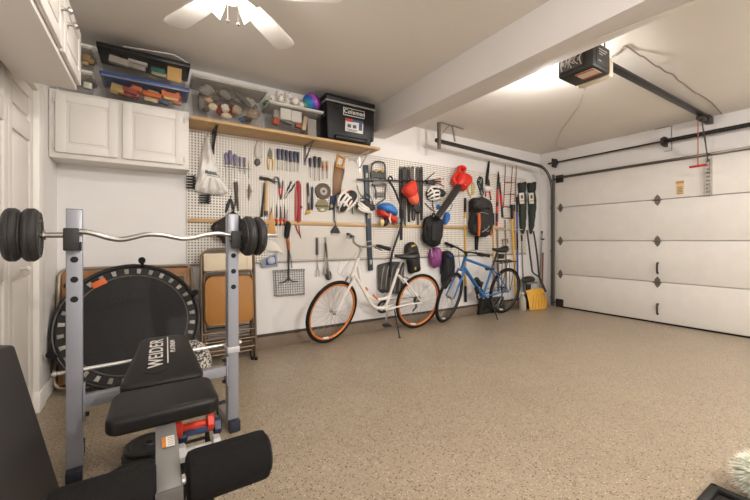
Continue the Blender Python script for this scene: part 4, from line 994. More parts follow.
    mb.bm.faces.new(rings[0]); mb.bm.faces.new(rings[-1][::-1]); t.part('saddle', mb, m('171514', .35))
    # drivetrain (far side), near crank, kickstand
    mb = MB(); mb.annulus(bb_+Vector((0, .048, 0)), (0, 1, 0), .05, .078, .006, 36); 
    for k in range(5): a = 2*math.pi*k/5; mb.bar(bb_+Vector((0, .048, 0)), bb_+Vector((.06*math.cos(a), .048, .06*math.sin(a))), .012, .006)
    cr = t.part('crankset', mb, m('3a3836', .4, .6))
    for s, a in ((-1, R(-100)), (1, R(80))):
        p0 = bb_+Vector((0, s*.055, 0)); p1 = p0+Vector((.165*math.cos(a), s*.012, .165*math.sin(a)))
        mb = MB(); mb.bar(p0, p1, .022, .012); t.part('crank_arm', mb, AL if kind == 'step' else BK, cr); mb = MB(); mb.box(p1+Vector((0, s*.036, 0)), (.09, .06, .02), None, .005); i = t.part('pedal', mb, BK, cr)
    mb = MB(); loop = []
    for k in range(13): a = R(90+15*k); loop.append(bb_+Vector((.078*math.cos(a), .05, .078*math.sin(a))))
    for k in range(13): a = R(-90+15*k); loop.append(ra+Vector((.04*math.cos(a), .045, .04*math.sin(a))))
    mb.tube(loop, .0035, 5, True); t.part('chain', mb, m('3b3734', .4, .7))
    mb = MB()
    for k, r_ in enumerate((.055, .047, .04, .033)): mb.annulus(ra+Vector((0, .036+.005*k, 0)), (0, 1, 0), .015, r_, .003, 24)
    mb.tube([ra+Vector((.01, .06, -.02)), ra+Vector((.02, .06, -.10)), ra+Vector((-.03, .055, -.14))], .012, 6); t.part('rear_derailleur', mb, m('3a3836', .4, .6))
    ks = bb_+Vector((.10, -.045, -.02)); foot = Vector((.69 if kind == 'step' else .80, 0, 0)); 
    la = math.sin(R(lean)); ft = Vector((bb_.x+.06, -.24, 0)); ft.z = max(.0, -ft.y*math.sin(R(-lean)))  # foot on the floor on the leaning side
    ft.z = .24*math.tan(R(lean))*1.0
    mb = MB(); mb.tube([ks, ft], [.0085, .0075], 8); mb.ball(ft, (.02, .014, .008), 8); t.part('kickstand', mb, AL if kind == 'nope' else BK)
    if kind != 'step':
        mb = MB(); z = .775; x0, x1 = stp.x+.05, wb+.10
        for y in (-.06, .06): mb.tube([(x0, y, z-.01), (x1, y, z+.015)], .006, 6)
        for k in range(4): x = x0+.06+(x1-x0-.08)*k/3; mb.tube([(x, -.06, z), (x, .06, z)], .006, 6)
        for y in (-.075, .075): mb.tube([(x0+.22, y*.8, z), ra+Vector((0, y, .02))], .005, 6); mb.tube([(x1-.04, y*.8, z), ra+Vector((.01, y, .02))], .005, 6)
        mb.box((x0+.17, 0, z+.012), (.34, .10, .012), None, .004); t.part('luggage_rack', mb, BK)
        mb = MB(); mb.tube([Vector((.46, -.03, .44)), Vector((.50, -.03, .36))], .03, 10); d = (bb_-hb).normalized(); p = hb+(bb_-hb)*.62; mb.tube([p+Vector((.05, 0, .05))-d*.07, p+Vector((.05, 0, .05))+d*.07], .034, 12); t.part('bottle_cage', mb, BK)
        mb = MB(); mb.box(stp+Vector((-.06, 0, -.05)), (.15, .05, .03), None, .01); t.part('frame_pump', mb, BK); mb = MB(); mb.box(sp+Vector((.09, 0, -.07)), (.1, .06, .07), None, .02); t.part('saddle_bag', mb, BK)
    return t.done(loc, (R(lean), 0, 0))
bicycle('white step-through bicycle with orange rims parked beneath the helmets', (1.55, 3.335, 0), 9.5, 'e6e1da', 'd97f3c', 'x', 17, 1.15, 'step')
bicycle('blue bicycle with black tyres and rear rack parked nearest the garage door', (3.215, 3.345, 0), 8.5, '2869a6', '34302d', '34302d', 20, 1.13, 'diamond')

# ------------------------------------------------------------------ foreground right corner
t = Thing('boot_tray', 'black rimmed boot tray on the floor at the lower right', 'tray')
mb = MB(); x0, x1, y0, y1 = 1.5, 2.03, -.25, .496; mb.bb((x0, y0, 0), (x1, y1, .006)); t.part('base', mb, m('2b2622', .8, var=.7, scale=14))
mb = MB()
for a, b in (((x0, y0, 0), (x1, y0+.035, .03)), ((x0, y1-.035, 0), (x1, y1, .03)), ((x0, y0, 0), (x0+.035, y1, .03)), ((x1-.035, y0, 0), (x1, y1, .03))): mb.bb(a, b, .01)
t.part('rim', mb, m('171615', .55)); t.done()
t = Thing('shaggy_pouf', 'pale green and white shaggy ball beside the boot tray at the right edge', 'pouf')
c = Vector((2.125, .35, .10)); mb = MB(); mb.ball(c, .07, 16); t.part('core', mb, m('dfe3d0', .9))
mb = MB()
for k in range(2600):
    d = Vector((random.gauss(0, 1), random.gauss(0, 1), random.gauss(0, 1))).normalized(); x, y = frame_of(d); p = c+d*.066; q = c+d*random.uniform(.092, .112)+Vector((random.uniform(-.012, .012), random.uniform(-.012, .012), random.uniform(-.02, .0)))
    if q.z < .002: q.z = .002
    if p.z < .002: p.z = .002
    vs = [mb.bm.verts.new(p+(x*math.cos(a)+y*math.sin(a))*.0035) for a in (0, 2.1, 4.2)]+[mb.bm.verts.new(q)]
    for f in ((0, 1, 3), (1, 2, 3), (2, 0, 3)): mb.bm.faces.new([vs[i] for i in f])
t.part('shag', mb, m('eef0e2', .9, var=.12, scale=20)); t.done()
# ------------------------------------------------------------------ things hung on the pegboard
SLV = m('a5a19b', .3, .9); DRK = m('2c2926', .5); GUN = m('55504b', .4, .8); NAVY = m('1f2748', .35); PURP = m('6f6683', .3); AMB = m('c98a3c', .35); HDL = wood_mat('c39b66', 'ddbd8c', 'Z'); RDG = m('b52a1e', .4); RUST = m('7c5238', .6, .3)
# plastic grocery bag
t = Thing('grocery_bag', 'white plastic grocery bag hanging from the pegboard at the far left', 'bag')
mb = MB(); out = [(206, 137), (208.5, 138), (211, 147), (214, 158), (218, 169), (223, 181), (227.5, 190), (226, 194), (217, 195), (206, 194), (197, 192), (194.5, 189), (197, 176), (200, 160), (203, 147)]
pts = [wp(u, v, .012) for u, v in smooth_poly(out, 4)]; mb.blob(pts, (0, -.085, 0), ((0, .9), (.15, 1), (.4, .97), (.7, .82), (.9, .6), (1, .35)))
for v in mb.bm.verts: v.co.y += .012*math.sin(v.co.x*95+v.co.z*9)+.006*math.sin(v.co.x*210-v.co.z*25)
for v in mb.bm.verts: v.co.y = min(v.co.y, WY-.004)
b = t.part('bag_body', mb, m('ded9d2', .35, bump=.25, scale=25))
mb = MB(); c = wp(211.5, 174, .094); mb.box(c, (.10, .004, .004), Matrix.Rotation(R(8), 3, 'Y'))
for k in range(8): mb.box(c+Vector((-.045+.0125*k, 0, .018-.0018*k)), (.0085, .004, .022 if k % 3 else .03), Matrix.Rotation(R(8), 3, 'Y'), .001)
for k in range(10): mb.box(c+Vector((-.03+.0095*k, 0, -.012-.0014*k)), (.006, .004, .006))
t.part('printed_logo', mb, m('3c4a4c', .5), b)
mb = MB(); mb.tube([wp(207, 136, .002), wp(207, 136, .05), wp(207, 134.5, .055)], .003, 6); t.part('hook', mb, GUN); t.done()
def spring_thing(name, label, cen, ru, rv, n, col, o=.004):
    mb = MB(); c = wp(*cen, o+.03); pts = []
    k = (c.y/ray(*cen).y)/F
    for i in range(n*12): a = 2*math.pi*i/12; pts.append(c+Vector((ru*k/1.2*math.cos(a), .022*math.sin(a), rv*k*(1-2*i/(n*12)))))
    my = max(p.y for p in pts)+.006
    for p in pts: p.y += WY+.0003-my
    mb.tube(pts, .006, 6); return one(name, label, 'cable', mb, m(col, .6))
spring_thing('coiled_cable', 'black coiled cable showing left of the white grocery bag', (191, 182), 4.5, 7, 5, '221f1d')
spring_thing('coiled_cable', 'black coiled cable hanging just below the white grocery bag', (205, 199), 5.5, 4.5, 4, '262321')
# screwdrivers
def driver(u, v0, v1, v2, hm, lab, group, u2=None, r=.0135, shaft=.0042, collar=None):
    u2 = u2 or u; L = v2-v0; f = (v1-v0)/L
    t = Thing('screwdriver', lab, 'screwdriver', group); mb = MB(); A, B = wp(u, v0, .004+r), wp(u2, v2, .004+r); C = A+(B-A)*f
    mb.lathe(A, C, ((0, r*.5), (.03, r*.85), (.12, r), (.55, r*.95), (.72, r*.7), (.9, r*.78), (1, r*.5)), 10); h = t.part('handle', mb, hm)
    if collar: mb = MB(); mb.lathe(A+(C-A)*.55, A+(C-A)*.78, ((0, r*1.01), (1, r*.85)), 10); t.part('band', mb, collar, h)
    mb = MB(); mb.lathe(C-(B-A)*.01, B, ((0, shaft), (.9, shaft), (.93, shaft*1.3), (1, shaft*.7)), 8); t.part('shaft', mb, SLV)
    mb = MB(); q = A+(C-A)*1.02; mb.ring((q.x, WY-.004-r, q.z), (0, 0, 1), r*.9, .0018, 14, 5); mb.tube([(q.x, WY-.004-r*.1, q.z), (q.x, WY+.0003, q.z)], .002, 5); t.part('holder', mb, GUN)
    t.done()
ords = ['leftmost', 'second', 'third', 'fourth', 'fifth', 'rightmost']
for i, (u, a, b, c) in enumerate(((226.2, 153, 164, 177), (230.2, 150.5, 163, 189), (235, 154.5, 165.5, 178), (240, 156.5, 166, 172), (244.6, 157.5, 166.5, 174), (249, 162, 168, 178))):
    driver(u, a, b, c, PURP if i < 5 else HDL, (ords[i]+' of the purple-handled screwdrivers right of the white bag' if i < 5 else 'thin tan-handled screwdriver at the right end of the purple row'), 'purple screwdrivers on the pegboard', None, (.0155, .018, .0165, .0125, .0125, .007)[i])
mb = MB(); mb.tube([wp(224, 166.5, .004), wp(251, 169.5, .004)], .0035, 6); one('tool_bar', 'thin dark wire bar behind the purple screwdrivers', 'tool holder', mb, DRK)
for i, (u, a, c) in enumerate(((278, 148.5, 170), (282.4, 149, 170), (286.6, 150, 171), (290.4, 151, 171.5), (294.5, 151.2, 172), (298.2, 152, 172))):
    driver(u, a, a+10.5, c, NAVY, ords[i]+' of the six navy blue screwdrivers under the shelf', 'navy screwdrivers under the shelf', None, .0155)
driver(310.4, 157.8, 166.5, 177, NAVY, 'lone navy screwdriver just right of the middle shelf bracket', 'mixed screwdrivers by the bracket', None, .0155)
for i, (u, a, b, c) in enumerate(((315, 156, 167, 181), (319.5, 157, 167, 180.5))): driver(u, a, b, c, BLKS, ('left', 'right')[i]+' one of two black-handled screwdrivers by the middle bracket', 'mixed screwdrivers by the bracket', None, .017, .0065)
for i, (u, a, b, c) in enumerate(((323.2, 161, 170, 179), (327.2, 161.3, 170.5, 178.5))): driver(u, a, b, c, m('b9946a', .3), ('left', 'right')[i]+' one of two amber screwdrivers with red bands left of the handsaw', 'mixed screwdrivers by the bracket', None, .0125, .004, m('d0391f', .4))
# clear parts bag
hang('parts_bag', 'small clear plastic bag of bits pinned left of the yellow snips', 'bag', [('bag_body', clear('cfc9c0', .55), [('b', [(257, 141), (262, 142), (263, 150), (261, 158), (256, 158), (254.5, 150)], .03)]), ('contents', m('57524d', .6), [('b', [(255.5, 159), (260, 160), (260.5, 164), (257, 166), (254.5, 163)], .03)])])
# snips, hammer, pliers
hang('tin_snips', 'yellow-handled tin snips left of the navy screwdrivers', 'snips', [('jaws', GUN, [('p', [(270, 146.5), (271.5, 150), (273, 156), (271.5, 159), (268.5, 158), (267.8, 155), (269, 150)], .012)]), ('handle', YEL, [('t', [(268.8, 157), (267.6, 160), (268.2, 165), (268.8, 169.5)], .008)]), ('handle', YEL, [('t', [(271.6, 157.5), (273, 161), (272.8, 166), (272.6, 170)], .008)])])
hang('claw_hammer', 'claw hammer with pale wooden handle hanging by its head', 'hammer', [('handle', HDL, [('t', [(267, 181), (266.6, 196), (266.2, 212)], [.014, .016, .018])]), ('hammer_head', GUN, [('l', (260, 177.5), (264.5, 179), [(0, .018), (.5, .018), (.6, .012), (1, .014)], .003), ('t', [(263, 178.5), (268, 178.8), (272, 180.5), (275.5, 184)], [.016, .017, .012, .004], .003)]), ('end_cap', GUN, [('l', (266.2, 211), (266, 215.5), [(0, .019), (1, .019)])])])
hang('pry_bar', 'dark flat pry bar hanging behind the claw hammer', 'pry bar', [(None, m('35312e', .45, .6), [('t', [(264.2, 183), (263.6, 195), (262.5, 206), (261.5, 217)], [.006, .008, .011, .014], .002)])])
hang('pipe_pliers', 'round-jawed dark pliers with red grips right of the hammer', 'pliers', [('jaws', GUN, [('d', (276.5, 179.5), .030, .016, .016), ('t', [(279, 181.5), (280, 188)], .012), ('t', [(283, 181), (282.5, 188)], .009)]), ('grip', RED, [('t', [(279.2, 187), (279.8, 195)], .0085)]), ('grip', RED, [('t', [(282.8, 187.5), (281.8, 195.5)], .0085)]), ('nose', GUN, [('t', [(280.8, 195), (281, 199.5)], [.012, .007])])])
hang('slip_pliers', 'dark blue-handled pliers hanging at a slant', 'pliers', [('grip', m('262a3a', .5), [('t', [(291.3, 181.5), (289.5, 186), (287, 191)], .0085)]), ('grip', m('262a3a', .5), [('t', [(295, 184), (292, 189), (288.5, 193)], .0085)]), ('jaws', SLV, [('t', [(288, 192), (286, 196), (284.5, 198.5)], [.014, .016, .008])])])
t_ = [('strap', m('c2452c', .5), [('t', [(298, 181), (296.2, 190), (295.8, 205), (296, 222), (297, 229), (299.5, 234)], .008, .006, True)]), ('strap', m('a82230', .5), [('t', [(298.5, 182), (299, 195), (299, 210), (298.3, 222)], .014, .004)]), ('ring', GUN, [('d', (298, 182.5), .022, .012, .014), ('e', (297.8, 221), 1.3, 2.6, .012, .004), ('t', [(298.8, 224), (300, 234), (301, 238)], .006)])]
hang('strap_wrench', 'long red strap hung from a ring over the wooden rail', 'strap', t_)
hang('slim_tool', 'slim red tool hanging beside the long red strap', 'tool', [('shaft', m('8f1f26', .4), [('t', [(300.4, 184), (300.6, 200), (300.3, 222)], .007, .004)]), ('knob', DRK, [('e', (301.5, 207), 1.2, 1.4, .012)])])
hang('putty_knife', 'old putty knife with a brass tip hanging left of the slim blue one', 'putty knife', [('handle', m('4e4235', .6), [('l', (308, 183), (308.5, 196), [(0, .011), (.2, .014), (.8, .013), (1, .014)])]), ('ferrule', SLV, [('l', (308.5, 196), (308.6, 203), [(0, .0145), (1, .0145)])]), ('body', m('4a443c', .6), [('l', (308.6, 203), (309, 210), [(0, .014), (1, .013)])]), ('tip', m('9a7a35', .35, .8), [('p', [(307, 209.5), (311, 210), (310.5, 213), (306, 215), (305, 214)], .012)])])
hang('putty_knife', 'slim dark blue tool hanging beside the abrasive wheels', 'putty knife', [(None, m('2a3444', .45), [('l', (312.6, 186.5), (312.3, 210), [(0, .008), (.08, .013), (.4, .011), (.5, .014), (.9, .014), (1, .009)])])])
hang('grinding_wheel', 'brown abrasive wheel with a grey hub hung below the screwdrivers', 'grinding wheel', [('wheel', m('5f5146', .85, var=.15, scale=60), [('d', (323.2, 191.2), .088, .03, .022)]), ('hub', m('a8a39b', .5), [('d', (323.4, 191.4), .042, .010, .026)]), ('nut', GUN, [('d', (323.4, 191.4), .014, .004, .032)])])
hang('sanding_disc', 'olive and tan round disc hung under the brown wheel', 'disc', [('disc', m('8a8260', .7), [('d', (322.5, 205.5), .072, .012, .014)]), ('band', m('4c4636', .6), [('p', [(316, 205), (329, 205.5), (329, 206.8), (316, 206.4)], .018)]), ('centre_plate', m('d3cdbf', .6), [('p', [(320.6, 208.5), (324.6, 208.7), (324.6, 210.8), (320.6, 210.6)], .019), ])])
# handsaw
hang('handsaw', 'handsaw with a wooden handle and brown rusty blade hanging below the shelf', 'saw', [('blade', m('6f5138', .45, .5, var=.25, scale=14), [('p', [(334.5, 162), (343.6, 167.5), (340.8, 195), (332.6, 194.8), (333.4, 178)], .004, .008)]), ('handle', wood_mat('b9803e', 'd9a25c', 'Z'), [('t', [(338, 154.5), (337, 160), (336, 166)], .012, .001), ('t', [(338, 154), (340.5, 156.5), (344.5, 158.5)], .013, .001), ('t', [(344.5, 158.5), (346, 157), (347.5, 156.5)], .008, .001), ('t', [(344.8, 158.8), (344, 163), (342, 167)], .013, .001), ('t', [(335.6, 165.5), (339, 167), (342, 167.5)], .016, .001)])])
hang('sheath', 'dark blue sheath peeking from behind the handsaw blade', 'sheath', [(None, m('2b3350', .5), [('p', [(343.8, 168.5), (345, 168.5), (343.2, 180), (341.8, 180)], .006, .001)])])
hang('wire_tongs', 'pair of wire tongs hanging behind the right shelf bracket', 'tongs', [(None, SLV, [('t', [(348, 158), (353, 160), (358, 158.5)], .004), ('t', [(348.5, 161), (353, 159.5), (357, 162)], .004)])])
# rack 1 bottom items
hang('wrench', 'bunch of steel wrenches hanging left of the barbell plates', 'wrench', [('wrench', GUN, [('t', [(235, 182), (236, 190), (237.5, 199), (238.5, 211)], [.013, .016, .012, .005], .003), ('t', [(236.8, 182), (236.3, 195), (235.5, 206)], [.010, .011, .006], .008)]), ('grip', m('5b5240', .6), [('t', [(237.2, 182), (237.8, 190), (236.8, 200)], .008, .02)])])
hang('bar_clamp', 'small brass and steel clamp hanging above the barbell plates', 'clamp', [(None, m('7d7059', .4, .7), [('t', [(249.5, 184), (249.3, 192), (249, 200)], [.006, .013, .005]), ('t', [(246.5, 190), (253, 191.5)], .0045), ('e', (249.5, 189), 1.4, 2.2, .012), ('t', [(246.8, 196.5), (251.5, 195)], .004)])])
hang('key_bunch', 'bunch of black keys hanging just above the right rack post', 'keys', [(None, m('26231f', .5, .3), [('p', [(228.5, 199), (231, 198.5), (230, 205), (227, 212.5), (224.8, 212), (226, 205)], .008), ('p', [(230, 198.8), (232.5, 200), (235, 207), (234.5, 211), (231.8, 209)], .010, .01), ('t', [(230.5, 199), (230.6, 195.5)], .004)])])
hang('winter_hat', 'dark brown rounded hat hanging behind the right rack post', 'hat', [('crown', m('2b2421', .8), [('b', [(224, 217), (230, 213.5), (237, 213.8), (241.5, 219), (243, 228), (240, 240), (232, 246), (224, 243), (220, 238), (217, 233), (211.5, 229), (213, 224)], .09, .0305)]), ('hang_loop', m('241e1b', .8), [('t', [(231, 214.5), (233, 212), (235, 214.5)], .016, -.0003)]), ('brim', m('241e1b', .8), [('b', [(212, 225), (218, 221), (222, 228), (221, 238), (215, 235), (211.5, 229.5)], .05, .085)])])
# wooden whisk, pliers trio, black brush, basket
hang('paint_brush', 'tan wooden paint brush with a grey ferrule hung beside the plates', 'brush', [('handle', wood_mat('b27f45', 'cf9c5c', 'Z'), [('p', [(270.8, 212), (272.5, 212), (274, 219), (276.4, 233.5), (267.6, 233.5), (269.5, 219)], .022)]), ('ferrule', SLV, [('p', [(266.6, 233.5), (277.2, 233.8), (277.2, 236.6), (266.6, 236.2)], .026)]), ('hook', GUN, [('t', [(271.5, 212), (271.3, 207.5)], .005)])])
for i, (u, top, bot) in enumerate(((277, 204.5, 226), (281, 206, 226), (284.8, 205.5, 225.5))):
    hang('needle_pliers', ('left', 'middle', 'right')[i]+' one of three red-banded dark pliers above the black brush', 'pliers', [('jaws', GUN, [('t', [(u-.2, top), (u, top+8), (u-.1, top+13)], [.004, .008, .010])]), ('band', RED, [('e', (u-.4, 220.5), 1.5, 2.4, .015)]), ('grip', DRK, [('t', [(u-.6, 222), (u-.8, bot)], [.013, .009])])], 'red-banded pliers over the wooden rail')
hang('grill_brush', 'black bristled brush with an orange-brown handle and pale tip', 'brush', [('tip', m('c9c3ba', .4), [('t', [(289, 208.5), (288.4, 214), (288.2, 221)], [.004, .010, .012], .022)]), ('bristles', m('1d1b19', .9), [('b', [(287, 221), (291, 223), (290.5, 231), (288.8, 238), (285, 237.5), (285.4, 229)], .05, .021)]), ('handle', m('9a5523', .5), [('l', (288, 238), (289.2, 250), [(0, .012), (.3, .017), (.8, .018), (1, .012)], .012)])])
t = Thing('grill_basket', 'black wire grill basket with a long dark handle on the white wall', 'grill basket')
mb = MB(); P = lambda u, v, o=.03: wp(u, v, o)
mb.tube([P(273, 270.5), P(304, 269), P(304.5, 293.5), P(274.5, 295.5)], .004, 6, True); mb.tube([P(275, 271.5, .005), P(303.5, 270, .005), P(303.5, 294.5, .005), P(276, 296.5, .005)], .003, 6, True); t.part('rim', mb, DRK)
mb = MB()
for k in range(1, 13): f = k/13; mb.tube([P(273+31*f, 270.5-1.5*f), P(274.5+30*f, 295.5-2*f)], .0018, 4)
for k in range(1, 10): f = k/10; mb.tube([P(273+1.5*f, 270.5+25*f), P(304+.5*f, 269+24.5*f)], .0018, 4)
for q in (270.8, 295): 
    for k in range(0, 9): f = k/8; mb.tube([P(273.5+31*f, q-1.7*f), P(274.5+30*f, q-1.0*f+1, .005)], .0018, 4)
t.part('wire_mesh', mb, m('3a3633', .45, .6))
mb = MB(); mb.tube([P(289, 248, .014), P(288.6, 262, .022), P(288.5, 281, .036)], [.012, .010, .008], 8); mb.tube(smooth_line([P(279, 283, .036), P(285, 281.5, .036), P(288.5, 278, .036), P(292, 281, .036), P(297.5, 281.5, .036)]), .006, 6); mb.tube([P(290.5, 254, .014), P(292, 268, .03)], .004, 6); t.part('handle', mb, DRK); t.done()
hang('blister_pack', 'small blue and white hardware packet below the barbell plates', 'packet', [('card', m('8d9097', .5), [('p', [(260.5, 260), (277, 252.5), (278, 266.5), (261.5, 268)], .01)]), ('blue_print', m('2b4f9c', .4), [('p', [(266, 259), (275.5, 255), (276.5, 264), (266, 265.5)], .014)]), ('blister', clear('e6e4e0', .6), [('b', [(268, 258.5), (274, 257), (275, 263), (268.5, 264)], .035, .012)])])
hang('plastic_wrap', 'crumpled white plastic bag hanging behind the blue hardware packet', 'bag', [(None, m('cfc8be', .4, bump=.3, scale=30), [('b', [(268, 240), (276, 243), (284, 254), (279, 252), (272, 252), (267, 251), (263.5, 249.5)], .02, .002)])])
hang('barbecue_fork', 'black-handled steel fork hanging alone below the wooden rail', 'barbecue fork', [('grip', m('3f3c39', .5), [('p', [(316.4, 237.5), (318.6, 237.5), (318.8, 255), (316.4, 255)], .018)]), ('shaft', SLV, [('t', [(317.6, 255), (317.7, 268)], .006)]), ('prong', SLV, [('t', [(317.7, 267.5), (316.2, 271), (316.4, 277)], .0045), ('t', [(317.7, 267.5), (319.2, 271), (319.2, 276.5)], .0045)])])
hang('barbecue_tongs', 'long steel tongs with dark grips hanging beside the barbecue fork', 'tongs', [('arm', SLV, [('t', [(325.5, 237), (326.2, 247), (328, 266), (330, 279)], [.008, .009, .010, .012], .003)]), ('arm', SLV, [('t', [(326.5, 237), (326, 250), (325.5, 266), (325, 274)], [.008, .009, .010, .016], .010)]), ('grip', DRK, [('t', [(325.8, 243), (326.8, 257)], .012, .014)]), ('head', GUN, [('b', [(326, 268), (331, 272), (331.5, 279), (327, 279.5), (325, 273)], .02, .004)])])
hang('scraper_brush', 'black fan-ended scraper on a dark handle hanging below the handsaw', 'scraper', [('handle', m('2d2a28', .5), [('t', [(334.2, 209), (334.6, 217), (335.6, 228)], [.009, .010, .012])]), ('collar', SLV, [('l', (334.4, 218), (334.6, 220.5), [(0, .012), (1, .012)])]), ('scraper_head', m('24211f', .6), [('p', [(335, 226), (336.8, 226), (340.3, 231.5), (340, 233.5), (331.5, 233), (331.5, 231)], .02), ]), ('bristles', m('b9b0a4', .8), [('p', [(332, 233.2), (339.7, 233.6), (339.3, 235.2), (332.3, 235)], .016)])])
hang('sheath', 'dark blue fabric sheath with a tan patch hanging left of the helmets', 'sheath', [('body', m('2a3654', .7), [('p', [(331, 196), (337, 194), (334.8, 209), (329.5, 210.5)], .02)]), ('patch', m('b59a62', .6), [('e', (331.6, 206), 1.4, 1.9, .008, .02)])])
# helmets
def rib_helmet(lab, out, ribs, th, o, red=(), straps=()):
    t = Thing('bicycle_helmet', lab, 'helmet', 'bicycle helmets on the wall')
    mb = MB(); shape(mb, ('b', out, th, o)); s = t.part('inner_liner', mb, m('2b2826', .7))
    oc = Vector((sum(p[0] for p in out)/len(out), sum(p[1] for p in out)/len(out))); rad = max((Vector(p)-oc).length for p in out)
    def lift(p): d = min(1, (Vector(p)-oc).length/rad); return o+th*(1.02-.72*d**2.2)
    for col, rr, w in [('ded8cf', ribs, .0145)]+([('bf4a34', red, .009)] if red else []):
        for r_ in rr:
            q = smooth_line([Vector((p[0], p[1], 0)) for p in r_], 4); mb = MB(); mb.tube([wp(p.x, p.y, lift((p.x, p.y))+(.004 if w < .012 else 0)) for p in q], w, 8, flat=((0, 1, 0), .6)); t.part('shell_rib' if w > .012 else 'red_stripe', mb, m(col, .35))
    for st_ in straps: mb = MB(); shape(mb, ('t', st_, .0055, max(.01, o), True)); t.part('strap', mb, m('2a2725', .7))
    return t.done()
rib_helmet('white and grey vented helmet with red streaks hung beside the handsaw', [(338, 205), (338.5, 199), (342, 193.5), (347, 190.5), (352, 190), (356, 193), (356.5, 198), (354, 203), (349, 208.5), (343.5, 212), (339.5, 211)],
  [[(338.6, 206), (338.6, 200), (342, 194), (347, 190.8), (352, 190.2)], [(339.6, 210.5), (341, 204), (346, 196.5), (353.5, 190.8)], [(341, 211.6), (344, 206), (349, 198.5), (355.5, 192.6)], [(343.5, 211.8), (347.5, 207), (352, 200.5), (356.3, 194.5)], [(345, 211), (350, 207.5), (354.5, 202.5), (356.5, 197)], [(338.8, 203), (344, 202), (347.5, 206), (347, 210)], [(345, 192.5), (348, 196), (353, 199), (355.5, 200)]], .11, .004,
  [[(346, 193), (350, 190.6)], [(354.5, 193.5), (354, 198)], [(349.5, 206.5), (352, 202.5)]], ([(352, 205), (352.5, 211), (353.2, 214)],))
rib_helmet('white helmet seen side-on with a dark padded inside, below the black rack bar', [(357.5, 203), (359, 201.5), (364, 201), (370, 203.5), (374.5, 206.5), (375, 209.5), (371, 212), (364, 211.5), (359, 209.5), (357.3, 206.5)],
  [[(358.3, 204), (361, 207), (367, 210.5), (373, 211)], [(358.5, 207.5), (361.5, 210), (367, 211.6), (372, 211.6)], [(359, 202.5), (361.5, 203.8), (366, 207.5), (372, 209.8)]], .085, .042, (), ([(357, 185), (358, 190), (361, 195), (364, 199)], [(362, 197), (367, 194), (371, 197.5), (373, 204)], [(360, 199), (365, 198), (370, 201), (374.5, 206)]))
# level, rack bar, luggage cart
t = Thing('spirit_level', 'long blue spirit level standing upright against the pegboard', 'spirit level')
mb = MB(); a, b = wp(365.8, 165, .018), wp(370.6, 270.5, .018); mb.bar(a, b, .058, .026, up=(0, 1, 0), bev=.003); t.part('body', mb, m('2c3a46', .45))
d = b-a
for f, c, mat_ in ((.10, .05, m('d5d2cb', .4)), (.48, .06, m('a9b0b3', .4)), (.92, .05, m('c9c6bd', .4))):
    mb = MB(); p = a+d*f+Vector((0, -.014, 0)); mb.box(p, (.026, .004, c), None, .002); i = t.part('vial_window', mb, mat_); mb = MB(); mb.lathe(p+Vector((0, -.003, -.018)), p+Vector((0, -.003, .018)), ((0, .004), (.1, .007), (.9, .007), (1, .004)), 8); t.part('vial', mb, m('b9bd4a', .2), i)
mb = MB(); mb.box(a+d*.03+Vector((0, -.014, 0)), (.03, .004, .016), None, .001); t.part('hang_hole', mb, DRK); t.done()
t = Thing('wall_rack', 'black horizontal rack bar with prongs holding helmets and straps', 'rack')
mb = MB(); mb.bar(wp(356.5, 179.6, .05), wp(441, 181.8, .05), .016, .02); t.part('bar', mb, BLKS)
for u in (372, 412, 433):
    mb = MB(); mb.bar(wp(u, 180.4, .0), wp(u, 180.4, .05), .02, .03); t.part('wall_bracket', mb, BLK)
for u in (380, 395, 405, 418, 428): mb = MB(); mb.tube([wp(u, 180.6, .05), wp(u, 180.4, .10), wp(u, 178.6, .115)], .005, 6); t.part('prong', mb, BLK)
t.done()
t = Thing('luggage_cart', 'grey folding luggage cart hanging left of the red cap', 'luggage cart'); CG = m('57544f', .45, .4)
mb = MB(); mb.tube(smooth_line([wp(u, v, .045) for u, v in ((372.5, 181), (371.6, 172), (372, 165), (375.5, 161.8), (380, 161.6), (384, 163.5), (385.3, 169), (385.6, 181))]), .011, 8); t.part('handle', mb, CG)
mb = MB(); shape(mb, ('p', [(372.5, 170.5), (384.8, 170.8), (385.8, 178), (372, 177.6)], .045, .003)); pn_ = t.part('grip_panel', mb, m('454340', .55))
for u in (376, 382.5): mb = MB(); shape(mb, ('e', (u, 170.7), 1.6, 1.8, .01, .045)); t.part('button', mb, m('c49a45', .4), pn_)
mb = MB(); shape(mb, ('p', [(373.2, 183), (386.4, 183.4), (386.2, 185.4), (373.2, 185)], .03, .03)); mb.tube([wp(374, 184, .04), wp(376, 192, .04), wp(376.3, 199, .03)], .010, 8); mb.tube([wp(386, 184.3, .04), wp(385.2, 192, .04), wp(384.8, 199, .03)], .010, 8); mb.tube([wp(376.5, 204.5, .03), wp(384.8, 199, .03)], .009, 8); t.part('lower_frame', mb, CG)
mb = MB(); shape(mb, ('p', [(376.5, 192), (384.5, 192.3), (384.3, 196.5), (376.8, 196)], .03, .02)); t.part('toe_plate', mb, m('67645f', .5)); t.done()
